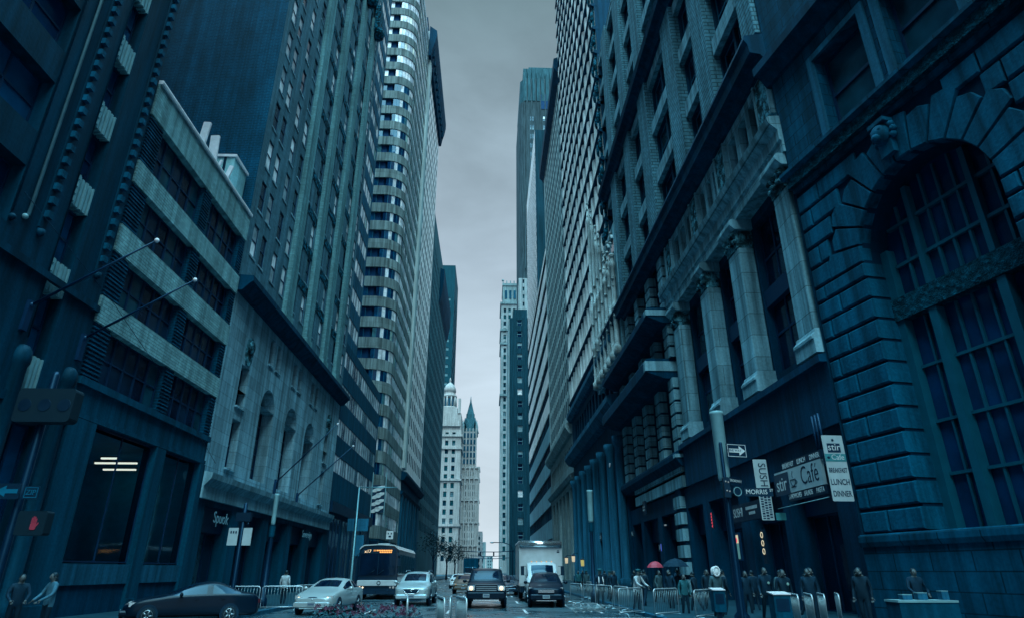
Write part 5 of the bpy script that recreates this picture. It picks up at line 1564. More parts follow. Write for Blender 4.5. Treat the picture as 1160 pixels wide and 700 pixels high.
spots = [((6.98, 26.8, 0), 44, 'steel crowd barrier on the right nearest to us'), ((5.75, 27.6, 0), 46, 'steel crowd barrier in front of the officer in the light jacket'),
         ((5.15, 34.6, 0), 105, 'crowd barrier just right of the black crossover'), ((4.75, 37.0, 0), 103, 'crowd barrier beside the rear of the black crossover'), ((5.5, 32.6, 0), 107, 'crowd barrier in front of the officer with reflective straps'),
         ((6.3, 40.5, 0), 96, 'crowd barrier beside the second cylinder lamp'), ((6.4, 43.2, 0), 92, 'crowd barrier beyond the second cylinder lamp'), ((8.0, 25.3, 0), 50, 'steel crowd barrier at the newspaper box by the hooded person'), ((5.9, 30.4, 0), 100, 'crowd barrier between the two officers'), ((-9.3, 31.5, 0), 8, 'crowd barrier on the left kerb directly left of the silver sedan'), ((-11.1, 31.2, 0), 4, 'crowd barrier behind the rear of the dark crossing sedan'), ((-8.9, 34.2, 0), 70, 'crowd barrier behind the silver sedan on the left kerb'),
         ((9.25, 20.6, 0), 74, 'first of the four curved barrier ends at lower right'), ((9.75, 20.7, 0), 72, 'second of the four curved barrier ends at lower right'), ((10.2, 20.8, 0), 70, 'third of the four curved barrier ends at lower right'), ((10.75, 20.9, 0), 66, 'rightmost of the four curved barrier ends at lower right'),
         ((-2.15, 18.6, 0), 97, 'barrier seen end on in the foreground beside the flowers'), ((-1.25, 18.5, 0), 100, 'barrier seen end on left of the narrow foreground pair'), ((-.98, 18.4, 0), 92, 'left of the narrow foreground pair of barriers seen end on'), ((-.7, 18.4, 0), 101, 'rightmost barrier of the foreground seen end on')]
for i, (l, rz, lab) in enumerate(spots):
    o = bar if i == 0 else dup(bar)
    o.location = l; o.rotation_euler = (0, 0, R(rz)); o['label'] = lab; o['group'] = G
for i in range(4):
    o = dup(bar); o.location = (3.95+.33*i, 28.9+.1*i, .08); o.rotation_euler = (R(-62), 0, R(62)); o.scale = (.62, 1, .62)
    o['label'] = ('first', 'second', 'third', 'last')[i] + ' of the tipped over barriers lying right of the black crossover, from the left'; o['group'] = 'tipped over barriers'

# ---------------------------------------------------------------- tall cylinder street lamps
def street_lamp(loc, label, top=6.5, cyl=2.2, r=.2, grp='cylinder headed street lamps'):
    t = thing('street_lamp', label, 'street lamp', loc, 0, grp)
    mb = MB(); mb.lathe((0, 0, 0), [(.22, 0), (.22, .5), (.13, .6), (.10, top-cyl-.6), (.11, top-cyl-.5)], 12); mb.build('pole', M['metal_dk'], t)
    mb = MB()
    p = [(.11, top-cyl-.55)]
    for k in range(5): p += [(.16, top-cyl-.5+k*.11), (.13, top-cyl-.45+k*.11)]
    mb.lathe((0, 0, 0), p+[(.15, top-cyl)], 12); mb.build('collar', M['conc_dk'], t)
    mb = MB(); mb.lathe((0, 0, 0), [(r*.8, top-cyl), (r*.92, top-cyl+.1), (r, top-.12), (r*1.06, top-.1), (r*1.06, top-.01), (r*.9, top)], 16); mb.build('lantern', M['frame_l'], t)
    return t
street_lamp((7.38, 20, 0), 'street lamp with thick pale cylinder head above the one way sign')
street_lamp((6.2, 40, 0), 'street lamp with pale cylinder head further along the right kerb', 6.3, 1.9, .18)
street_lamp((-10.3, 32, 0), 'slim street lamp with pale tapering head on the left kerb', 5.15, 1.45, .11)

# ---------------------------------------------------------------- sign pole at the right corner
p = thing('sign_pole', 'dark pole at the right corner carrying the street name signs', 'pole', (7.28, 19.7, 0))
mb = MB(); mb.lathe((0, 0, 0), [(.09, 0), (.07, .1), (.055, 5.4), (.04, 5.45)], 10); mb.build('post', M['metal_dk'], p)
mb = MB(); mb.rbox(-.12, .06, -.2, -.06, 3.75, 4.35, .04); mb.build('signal_box', M['black'], p)
for (x, z) in ((-.06, 4.22), (.02, 4.2), (-.05, 3.95), (.03, 3.93)):
    mb = MB(); mb.ball((x, -.205, z), .025, 6, 4); mb.build('indicator', M['lamp_dim'], p)
def sign(name, label, loc, rz, w, h, backm, cat='sign', border=None, grp=None):
    s = thing(name, label, cat, loc, R(rz), grp)
    mb = MB(); mb.rbox(-w/2, w/2, -.012, .012, -h/2, h/2, min(.03, h*.1)); mb.build('panel', backm, s)
    if border:
        mb = MB(); e = .03
        for (a, b_, c, d) in ((-w/2+e, w/2-e, h/2-e-.014, h/2-e), (-w/2+e, w/2-e, -h/2+e, -h/2+e+.014), (-w/2+e, -w/2+e+.014, -h/2+e+.015, h/2-e-.015), (w/2-e-.014, w/2-e, -h/2+e+.015, h/2-e-.015)):
            mb.box(a, b_, -.018, -.0125, c, d)
        mb.build('border', border, s)
    return s
FM = lambda x, z, y=-.02: frame_m((x, y, z), (1, 0, 0), (0, 0, 1))
s = sign('one_way_sign', 'black one way sign with white arrow pointing right on the corner pole', (7.75, 19.66, 5.18), 14, .72, .44, M['shade_dk'], border=M['letter'])
mb = MB(); mb.prism([(-.28, -.06), (.08, -.06), (.08, -.15), (.3, 0), (.08, .15), (.08, .06), (-.28, .06)], -.022, -.0126); mb.build('arrow', M['letter'], s)
text_obj('ONE WAY', 'lettering', M['ink'], s, .105, FM(-.09, 0, -.026), .002)
s = sign('street_name_sign', 'dark street name sign reading MORRIS ST on the corner pole', (8.28, 19.7, 3.93), 2, .9, .25, M['shade_dk'])
text_obj('MORRIS', 'lettering', M['letter'], s, .195, FM(-.07, 0), .002); text_obj('ST', 'lettering', M['letter'], s, .11, FM(.4, .05), .002)
s = sign('street_name_sign', 'steeply angled street name sign reading BROADWAY above the round signal', (7.68, 19.9, 4.28), 38, .62, .24, M['shade_dk'])
text_obj('BROADWAY', 'lettering', M['letter'], s, .115, FM(0, 0), .002)
s = sign('round_sign', 'small dark round sign below the BROADWAY sign', (7.66, 19.8, 3.96), 10, .02, .02, M['shade_dk'])
mb = MB(); mb.lathe((0, 0, 0), [(.15, -.012), (.15, .012)], 20, axis='y'); mb.build('disc', M['shade_dk'], s)
mb = MB(); mb.lathe((0, 0, 0), [(.14, -.02), (.14, -.013), (.115, -.013), (.115, -.02)], 20, axis='y', cap=False); mb.build('ring', M['frame_l'], s)

# ---------------------------------------------------------------- cafe signs
s = sign('cafe_blade_sign', 'tall pale cafe sign listing breakfast, lunch and dinner beside the rusticated corner', (12.72, 23.0, 5.18), 3, .80, 2.36, M['sign_w'])
mb = MB(); mb.box(-.25, .25, -.02, -.0125, .55, .88); mb.build('name_box', M['ink'], s)
text_obj('stir', 'lettering', M['letter'], s, .36, FM(0, .735, -.026), .002)
mb = MB(); mb.box(-.4, .4, -.02, -.0125, .22, .50); mb.build('teal_band', M['sign_teal'], s)
text_obj('Cafe', 'lettering', M['letter'], s, .27, FM(.08, .37, -.026), .002)
mb = MB(); mb.ball((-.27, -.022, .36), .06, 8, 5, sc=(1, .1, .8)); mb.ball((0, -.022, 1.0), .05, 8, 5, sc=(1, .1, 1)); mb.build('cup_mark', M['ink'], s)
for (t, z, q, sx) in (('BREAKFAST', -.10, .235, .58), ('LUNCH', -.52, .29, .74), ('DINNER', -.93, .29, .66)):
    text_obj(t, 'lettering', M['ink'], s, q, FM(0, z), .002, sx=sx, bold=.004)
mb = MB(); mb.box(.40, .7, -.02, .02, .9, .94); mb.box(.40, .7, -.02, .02, -.9, -.86); mb.build('bracket', M['metal_dk'], s)
# long fascia on the shop front (faces the street)
def fsign(name, label, y, z, w, h, m, x=12.55, cat='sign', d=.12):
    t = thing(name, label, cat, (x, y, z))
    mb = MB(); mb.box(-d/2, d/2, -w/2, w/2, -h/2, h/2); mb.build('panel', m, t); return t
FS = lambda y, z, x=-.064: frame_m((x, y, z), (0, -1, 0), (0, 0, 1))
s = fsign('cafe_fascia_sign', 'long pale cafe sign with a dark name box, cup drawing and menu words', 25.75, 5.15, 4.1, .94, M['sign_w'])
mb = MB(); mb.box(-.1, -.063, .75, 2.1, -.5, .38); mb.build('name_box', M['ink'], s)
text_obj('stir', 'lettering', M['letter'], s, .8, FS(1.4, -.08, -.104), .003, sx=.95)
text_obj('Café', 'lettering', M['ink'], s, 1.0, FS(-1.05, .02, -.066), .003, sx=.8, bold=-.004)
mb = MB()
mb.tube([(-.066, .38-.22*math.cos(a*PI/10), .02-.26*math.sin(a*PI/10)) for a in range(11)], .016, 5); mb.tube([(-.066, .6, .02), (-.066, .16, .02)], .016, 5)
mb.tube([(-.066, .16-.12*math.sin(a*PI/8), -.02-.16*a/8) for a in range(9)], .013, 5); mb.tube([(-.066, .38+.04*math.sin(a), .1+.05*a) for a in range(6)], .012, 5); mb.tube([(-.066, .62, -.27), (-.066, .14, -.27)], .014, 5)
mb.build('cup_drawing', M['ink'], s)
mb = MB(); mb.box(-.05, .05, -2.2, 1.2, .475, .80); mb.build('upper_board', M['shade_dk'], s)
mb = MB(); mb.box(-.05, .05, -2.2, 1.0, -.80, -.475); mb.build('lower_board', M['shade_dk'], s)
for (t, y, z, sx) in (('BREAKFAST', .65, .63, .75), ('LUNCH', -.55, .63, .8), ('DINNER', -1.65, .63, .8), ('SANDWICHES', .42, -.63, .66), ('SALADS', -.72, -.63, .75), ('PASTA', -1.68, -.63, .8)):
    text_obj(t, 'lettering', M['letter'], s, .27, FS(y, z, -.054), .003, sx=sx, bold=.003)
mb = MB(); mb.tube([(-.05, -2.2, -.95), (-.05, 2.2, -.98)], .02, 5); mb.build('lower_rail', M['frame_l'], s)
# sushi signs
s = sign('sushi_blade_sign', 'pale vertical sign spelling SUSHI sideways beside the cafe sign', (12.0, 28.0, 5.55), 3, .62, 1.45, M['sign_w'])
text_obj('SUSHI', 'lettering', M['ink'], s, .48, frame_m((.05, -.02, 0), (0, 0, -1), (1, 0, 0)), .002, sx=.92)
s = sign('sushi_blade_sign', 'lower narrow pale sign with two columns of tiny dark writing', (12.0, 27.95, 4.25), 3, .55, 1.1, M['sign_w'])
mb = MB()
rr_ = random.Random(3)
for cx in (-.16, 0, .16):
    z = .46
    while z > -.46:
        h = .05+rr_.random()*.05; mb.box(cx-.06, cx+.06, -.02, -.0125, z-h, z-.012)
        z -= h+.03
mb.build('tiny_writing', M['ink'], s)
s = sign('small_teal_sign', 'small teal board sticking out right of the lower sushi sign', (12.55, 27.9, 3.85), 3, .45, .3, M['sign_teal'])
s = fsign('sushi_fascia_sign', 'dark shop sign with white letters reading SUSHI over the lit doorway', 32.6, 4.42, 4.4, .85, M['shade_dk'], 12.9)
text_obj('SUSHI', 'lettering', M['letter'], s, .62, FS(.9, 0), .003, sx=.8)
mb = MB()
for k in range(9): mb.box(-.07, -.0625, -1.6+.16*k, -1.6+.16*k+.11, .07, .22)
for k in range(5): mb.box(-.07, -.0625, -1.3+.16*k, -1.3+.16*k+.11, -.17, -.04)
mb.build('small_writing', M['letter'], s)
# lit shop window, neon
M['win_glow'] = glow('shop_glow', (.95, .85, .58), .6); M['red_glow'] = glow('red_glow', (.9, .08, .12), .9); M['teal_glow'] = glow('teal_glow', (.12, .35, .36), .5)
s = fsign('lit_shop_window', 'small warm lit shop window with a red emblem under the sushi sign', 34.1, 2.85, .75, 1.35, M['frame_dk'], 12.85, 'shop window')
mb = MB(); mb.box(-.075, -.063, -.3, .3, .15, .55); mb.build('bright_pane', M['win_glow'], s)
mb = MB(); mb.box(-.075, -.063, -.3, .3, -.6, .14); mb.build('lower_pane', M['teal_glow'], s)
mb = MB(); mb.lathe((-.08, -.05, .3), [(.12, -.006), (.12, .006)], 12, axis='x'); mb.build('red_emblem', M['red_glow'], s)
s = fsign('neon_sign', 'thin vertical red neon sign on the dark shop front', 36, 4.25, .16, .85, M['black'], 12.35)
mb = MB()
for k in range(5): mb.tube([(-.07, -.05, -.34+.16*k), (-.07, .05, -.30+.16*k), (-.07, -.05, -.24+.16*k)], .018, 5)
mb.build('neon_tube', M['red_glow'], s)
s = fsign('round_lettered_banner', 'narrow glowing sign of ringed letters beside the lit shop window', 30.9, 2.75, .36, 1.5, M['shade_dk'], 12.9)
mb = MB()
for k in range(3): mb.tube([(-.07, .12*math.cos(a*PI/6), .5-.36*k+.12*math.sin(a*PI/6)) for a in range(13)], .022, 5)
mb.prism([(0, 0), (0, 0), (0, 0)], 0, 0) if False else None
mb.build('ring_letters', M['win_glow'], s)
for (lab, y, z, w, h, t) in (('small shop sign with the number 34 in pale figures', 50, 3.3, .95, .5, '34'), ('pale sign with scattered marks high on the dark shop front', 54.2, 6.5, .9, 1.1, ''), ('small pale lettered sign above the far shop doors', 59.3, 4.75, 1.2, .5, 'NE'), ('small pale square sign far along the right shop fronts', 76.5, 5.3, 1.0, .9, '')):
    s = fsign('shop_sign', lab, y, z, w, h, M['shade_dk'], 12.95, 'sign')
    if t: text_obj(t, 'lettering', M['letter'], s, h*.9, FS(.1, 0), .003)
    if t == '34':
        mb = MB(); mb.box(-.09, -.062, -.44, -.3, -.25, .25); mb.build('blue_bar', glow('blue_glow', (.08, .14, .7), .6), s)
    if not t:
        mb = MB()
        for k in range(4):
            for j in range(4):
                if (k*3+j*5+k*j) % 3: mb.box(-.075, -.0625, -w*.42+k*w*.22, -w*.42+k*w*.22+w*.12, -h*.4+j*h*.21, -h*.4+j*h*.21+h*.12)
        mb.build('marks', M['letter'], s)
s = fsign('wall_lamp', 'small bright security lamp left of the rusticated ground floor pier', 47.6, 4.75, .3, .12, M['metal_dk'], 12.9, 'lamp')
mb = MB(); mb.box(-.16, -.063, -.14, .14, -.05, .05); mb.build('lens', M['lamp_dim'], s)
t = thing('wall_bracket', 'V shaped pale bracket on the dark wall above the right shop fronts', 'bracket', (12.7, 67.8, 11.6))
mb = MB(); mb.tube([(0, .8, .35), (0, 0, -.3), (0, -.8, .55)], .07, 6); mb.tube([(0, 0, -.3), (.5, 0, -.3)], .05, 6); mb.build('arm', M['coping'], t)
for i, (y, x, z, m) in enumerate(((95, 12.0, 3.35, 'win_glow'), (100, 11.6, 3.2, 'win_glow'), (88, 12.3, 2.75, 'lamp_yellow'))):
    if m not in M: M[m] = glow(m, (.8, .75, .25), .5)
    t = thing('wall_lantern', ('bright wall lantern nearest on the far right fronts', 'second bright wall lantern further off', 'small yellow lit lantern right of the two white ones')[i], 'lantern', (x, y, z))
    mb = MB(); mb.lathe((0, 0, -.5), [(.2, 0), (.25, .7), (.25, .75)], 8); mb.build('glass', M[m], t)
    mb = MB(); mb.lathe((0, 0, .5), [(.3, -.25), (.2, -.1), (.05, .05)], 8); mb.tube([(0, 0, .6), (.7, 0, .6)], .04, 5); mb.build('cap', M['metal_dk'], t)

# ---------------------------------------------------------------- left side signs
t = thing('sign_pole', 'dark pole on the left kerb with a pale two part board', 'pole', (-10.25, 28, 0))
mb = MB(); mb.lathe((0, 0, 0), [(.11, 0), (.09, .1), (.08, 4.3), (.03, 4.35)], 10); mb.build('post', M['metal_dk'], t)
mb = MB(); mb.box(-.5, -.1, -.11, -.09, 2.66, 3.34); mb.box(.1, .46, -.11, -.09, 2.66, 3.34); mb.build('board', M['sign_w'], t)
mb = MB()
for k in range(3): mb.box(-.42+.1*k, -.36+.1*k, -.116, -.111, 3.12, 3.22)
mb.build('board_writing', M['ink'], t)
mb = MB(); mb.box(-.3, .3, -.1, .1, 3.6, 3.95); mb.ball((.25, -.11, 3.5), .05, 6, 4); mb.build('junction_box', M['black'], t)
t = thing('signal_mast', 'thin mast with a long horizontal arm and grey boards beside the bus', 'signal mast', (-8.95, 45, 0))
mb = MB(); mb.lathe((0, 0, 0), [(.12, 0), (.09, .1), (.05, 7.0)], 8); mb.tube([(0, 0, 7.0), (2.6, 0, 7.0)], .04, 6); mb.build('mast', M['metal_gr'], t)
for x0, x1 in ((-.55, -.1), (.1, .85)):
    mb = MB(); mb.box(x0, x1, -.1, -.07, 4.15, 4.95); mb.build('board', M['grey_dk'], t)
mb = MB(); mb.box(.1, .62, -.1, -.07, 2.6, 3.9); mb.build('lower_board', M['grey_dk'], t)
s = sign('striped_blade_sign', 'tall blade sign with black and white slanted lettering above the bus', (-14.55, 86, 10.4), 0, 1.7, 3.5, M['ink'])
for k in range(4):
    z = 1.25-.86*k
    mb = MB(); mb.prism([(-.78, z-.42), (-.35, z-.42), (.78, z+.16), (.78, z+.42), (.3, z+.42), (-.78, z-.12)], -.03, -.0126); mb.tube([(.34*math.cos(a*PI/7), -.04, z+.26*math.sin(a*PI/7)) for a in range(15)], .05, 5); mb.build('slanted_letter', M['letter'], s)
mb = MB(); mb.box(-.9, -.8, -.02, .02, -2.6, 3.4); mb.box(.86, .95, -.02, .02, -2.6, 3.4); mb.build('sign_frame', M['frame_l'], s)
s = sign('white_sign', 'small white square sign with dark figures sticking up over the bus roof', (-8.85, 60, 4.65), 0, .62, .7, M['letter'])
mb = MB(); mb.box(-.18, -.08, -.02, -.0126, .05, .2); mb.box(.08, .18, -.02, -.0126, .05, .2); mb.box(-.1, .12, -.02, -.0126, -.2, -.05); mb.build('figures', M['ink'], s)
mb = MB(); mb.tube([(0, .03, -4.65), (0, .03, .3)], .04, 6); mb.build('post', M['metal_dk'], s)
# crossing signal at the left edge
t = thing('crossing_signal', 'crossing signal box with a dim red hand on a dark pole at the left edge', 'traffic signal', (-11.0, 16, 0))
mb = MB(); mb.lathe((-.35, .2, 0), [(.13, 0), (.1, .2), (.09, 6.4), (.05, 6.5)], 10); mb.build('pole', M['metal_dk'], t)
mb = MB(); mb.rbox(-.05, .62, -.14, .12, 2.46, 3.0, .05); mb.build('signal_housing', M['void'], t)
M['hand'] = glow('hand_red', (.5, .06, .13), .16)
mb = MB()
hx, hz = .36, 2.58
mb.rbox(hx-.065, hx+.065, -.152, -.1405, hz, hz+.15, .03)
for k, (dx, h) in enumerate(((-.05, .27), (-.017, .30), (.017, .29), (.05, .25))): mb.box(hx+dx-.012, hx+dx+.012, -.151, -.1404, hz+.145, hz+h)
mb.prism([(hx+.06, hz+.05), (hx+.115, hz+.14), (hx+.10, hz+.165), (hx+.055, hz+.11)], -.1515, -.1406)
mb.build('hand_symbol', M['hand'], t)
mb = MB(); mb.rbox(-.85, .55, -.2, .15, 5.1, 5.95, .1); mb.build('traffic_light_housing', M['void'], t)
for k in range(3):
    mb = MB(); mb.lathe((-.62+.48*k, -.21, 5.52), [(.16, 0), (.16, .04)], 14, axis='y'); mb.build('lens', M['black'], t)
s = sign('one_way_sign', 'dim one way sign with a pale arrow pointing left at the left edge', (-11.5, 15.9, 3.45), 0, .62, .36, M['shade_dk'])
mb = MB(); mb.prism([(.26, -.05), (-.02, -.05), (-.02, -.13), (-.26, 0), (-.02, .13), (-.02, .05), (.26, .05)], -.02, -.0126); mb.build('arrow', M['frame'], s)
s = sign('small_sign', 'small dim sign reading ZIP beside the left one way sign', (-10.92, 15.9, 3.42), 0, .36, .3, M['shade_dk'], border=M['frame'])
text_obj('ZIP', 'lettering', M['frame'], s, .17, FM(0, 0), .002)
# flagpoles
for i, (b0, b1) in enumerate((((-15.4, 19.9, 9.9), (-11.5, 19.35, 12.1)), ((-15.4, 22.95, 9.85), (-11.5, 22.4, 12.05)), ((-15.3, 47.0, 7.6), (-11.2, 46.2, 11.6)), ((-15.3, 52.7, 7.3), (-11.2, 52.2, 11.1)))):
    t = thing('flagpole', ('bare slanted flagpole on the granite building nearest the left edge', 'bare slanted flagpole beside the pale brick bands', 'left bare flagpole in front of the arched windows', 'right bare flagpole in front of the arched windows')[i], 'flagpole', b0, 0, 'bare flagpoles on the left fronts')
    d = Vector(b1)-Vector(b0)
    mb = MB(); mb.tube([(0, 0, 0), tuple(d)], .05, 8, r1=.03); mb.build('pole', M['frame_dk'], t)
    mb = MB(); mb.ball(tuple(d*1.005), .085, 8, 6); mb.build('finial', M['coping'], t)
    mb = MB(); mb.ball((0, 0, 0), .1, 8, 6); mb.box(-.12, .02, -.12, .12, -.9, .15); mb.build('bracket', M['frame_dk'], t)
    mb = MB(); mb.tube([tuple(d*.03), tuple(d*.5+Vector((0, 0, -.12))), tuple(d*.97)], .008, 4); mb.build('halyard', M['metal_dk'], t)
# wire across the left fronts
t = thing('overhead_wire', 'thin dark wire running across the left fronts from the near pier', 'wire', (-15.3, 18, 12.8))
mb = MB(); mb.tube([(0, 0, .3), (.05, 6, -1.2), (.1, 12, -3.2), (.1, 18.0, -5.6)], .012, 5); mb.build('cable', M['metal_dk'], t)
# far street lamp and signal wires
t = thing('arm_street_lamp', 'far street lamp with a long curved arm in the sky gap', 'street lamp', (5.4, 150, 0))
mb = MB(); mb.tube([(0, 0, 0), (0, 0, 6.0), (-.6, 0, 7.1), (-2.2, 0, 7.5), (-4.2, 0, 7.55)], .09, 7); mb.build('pole', M['metal_dk'], t)
mb = MB(); mb.ball((-4.6, 0, 7.5), .3, 8, 6, sc=(1.7, .8, .5)); mb.build('lamp_head', M['metal_gr'], t)
for i, (y, z) in enumerate(((190, 6.6), (260, 6.0), (330, 8.2))):
    t = thing('span_wire', ('nearest', 'middle', 'farthest')[i]+' of the wires spanning the far street', 'wire', (0, y, 0), 0, 'span wires over the far street')
    mb = MB(); mb.tube([(-9, 0, z+.3), (-3, 0, z), (3, 0, z), (8, 0, z+.3)], .05+.0003*y, 5); mb.build('cable', M['metal_dk'], t)
    for x in (-2.2, 1.5):
        mb = MB(); mb.box(x-.2, x+.2, -.2, .2, z-1.1, z); mb.build('signal_head', M['metal_dk'], t)

# ---------------------------------------------------------------- flower planter in the foreground
M['leaf'] = paint('leaf', (.01, .055, .07), .6, var=.5, sc=9)
M['petal'] = paint('petal', (.085, .02, .05), .6, var=.4, sc=9)
t = thing('flower_planter', 'low planter with dark leaves and dull pink flowers in the foreground', 'planter', (-3.4, 19.6, 0))
mb = MB(); mb.box(-1.5, 1.5, -.45, .45, 0, .42); mb.box(-1.56, 1.56, -.5, .5, .42, .47); mb.build('trough', M['conc_dk'], t, bev=.02)
rr_ = random.Random(5)
mb = MB(); mf = MB()
for k in range(900):
    x, y = rr_.uniform(-1.55, 1.55), rr_.uniform(-.5, .5)
    z = .46+rr_.random()**1.5*(.26+.12*math.sin(x*5))
    a, e, s_ = rr_.uniform(0, 2*PI), rr_.uniform(-.5, .9), rr_.uniform(.04, .085)
    d = Vector((math.cos(a)*math.cos(e), math.sin(a)*math.cos(e), math.sin(e))); q = d.cross(Vector((0, 0, 1))).normalized()*s_*.45
    p0 = Vector((x, y, z)); 
    mb.poly([tuple(p0), tuple(p0+d*s_*.5+q), tuple(p0+d*s_*1.3), tuple(p0+d*s_*.5-q)])
mb.build('foliage', M['leaf'], t)['kind'] = 'stuff'
for k in range(80):
    x, y = rr_.uniform(-1.5, 1.5), rr_.uniform(-.5, .45); z = rr_.uniform(.56, .8)
    for j in range(5):
        a = j*2*PI/5; mf.poly([(x, y, z), (x+.035*math.cos(a-.5), y+.02*math.sin(a), z+.035*math.sin(a-.5)), (x+.06*math.cos(a), y-.02, z+.06*math.sin(a)), (x+.035*math.cos(a+.5), y, z+.035*math.sin(a+.5))])
mf.build('flower', M['petal'], t)['kind'] = 'stuff'

# ---------------------------------------------------------------- trees far on the left pavement
def tree(loc, h, r, lab, seed):
    t = thing('street_tree', lab, 'tree', loc, 0, 'dark trees far on the left pavement')
    q = random.Random(seed)
    mb = MB(); mb.tube([(0, 0, 0), (.1, 0, h*.35), (0, .1, h*.55)], .2, 7, r1=.12)
    tips = []
    for k in range(7):
        a = k*2.4; e = (math.cos(a)*r*.7, math.sin(a)*r*.7, h*(.6+.35*q.random())); mb.tube([(0, .05, h*(.35+.03*k)), (e[0]*.5, e[1]*.5, e[2]*.8), e], .07, 5, r1=.02); tips.append(e)
    mb.build('trunk', M['metal_dk'], t)
    mb = MB()
    for k in range(900):
        c = tips[k % 7]
        p = Vector((c[0]+q.gauss(0, r*.33), c[1]+q.gauss(0, r*.33), c[2]+q.gauss(0, h*.09))); d = Vector((q.gauss(0, 1), q.gauss(0, 1), q.gauss(0, .6))).normalized(); o_ = d.cross(Vector((q.random(), q.random(), 1))).normalized()
        s_ = q.uniform(.12, .28); mb.poly([tuple(p), tuple(p+d*s_+o_*s_*.4), tuple(p+d*s_*2), tuple(p+d*s_-o_*s_*.4)])
    mb.build('crown', M['leaf'], t)
tree((-10.4, 128, 0), 8.2, 2.2, 'nearest dark tree at the end of the left fronts', 1)
tree((-8.6, 140, 0), 7.2, 2.0, 'middle dark tree of the far left pavement', 2)
tree((-7.8, 158, 0), 7.6, 2.0, 'farthest dark tree nearest the sky gap', 3)

# ---------------------------------------------------------------- vendor stand and boxes at lower right
t = thing('vendor_table', 'long dark vendor table with a pale edge in front of the rusticated building', 'table', (13.05, 20.2, 0), R(-4))
mb = MB(); mb.box(-1.0, 1.0, -.4, .4, .84, .90); mb.build('top', M['frame_l'], t)
mb = MB(); mb.box(-.97, .97, -.38, .38, .25, .835); mb.build('skirt', M['conc_dk'], t)
for x in (-.9, .9):
    for y in (-.3, .3):
        mb = MB(); mb.box(x-.03, x+.03, y-.03, y+.03, 0, .25); mb.build('leg', M['metal_dk'], t)
for i, x in enumerate((-.55, -.1, .6)):
    o = thing('goods_box', ('left', 'middle', 'right')[i]+' small dark box of goods on the vendor table', 'box', (13.05+x, 20.2-.07*x, .90), R(-4), 'goods on the vendor table')
    mb = MB(); mb.rbox(-.14, .14, -.12, .12, .003, .13+.05*i, .02); mb.build('carton', M['grey_dk'], o)
    mb = MB(); mb.box(-.145, .145, -.125, .125, .131+.05*i, .15+.05*i); mb.build('lid', M['frame_l'], o)
for i, (x, y, w) in enumerate(((8.6, 20.1, .5), (8.25, 24.5, .42))):
    t = thing('newspaper_box', ('dark newspaper box with a bright top edge at lower right', 'dark newspaper box beside the hooded person')[i], 'newspaper box', (x, y, 0), 0, 'newspaper boxes on the right pavement')
    mb = MB(); mb.rbox(-w/2, w/2, -.2, .2, .35, 1.05, .03); mb.build('cabinet', M['conc_dk'], t)
    mb = MB(); mb.prof([(-.23, 1.05), (.22, 1.10), (.22, 1.13), (-.23, 1.08)], -w/2-.02, w/2+.02); mb.build('lid', M['coping'], t)
    mb = MB(); mb.box(-w/2+.06, w/2-.06, -.215, -.201, .62, .95); mb.build('window', M['g_dk'], t)
    mb = MB(); mb.box(-.06, .06, -.1, .1, .02, .35); mb.box(-.18, .18, -.16, .16, 0, .03); mb.build('pedestal', M['metal_dk'], t)
# ---------------------------------------------------------------- people
M['skin'] = paint('skin', (.075, .095, .10), .6)
CLOTH = {'dark': (.0008, .009, .022), 'navy': (.001, .014, .034), 'teal': (.012, .09, .115), 'white': (.32, .42, .47), 'grey': (.03, .075, .095), 'lblue': (.04, .14, .21)}
for k_, c_ in CLOTH.items(): M['cl_'+k_] = paint('cloth_'+k_, c_, .85, var=.35, sc=8)
M['hair'] = paint('hair', (.004, .010, .016), .6)
M['reflect'] = paint('reflective_strip', (.6, .68, .72), .35)

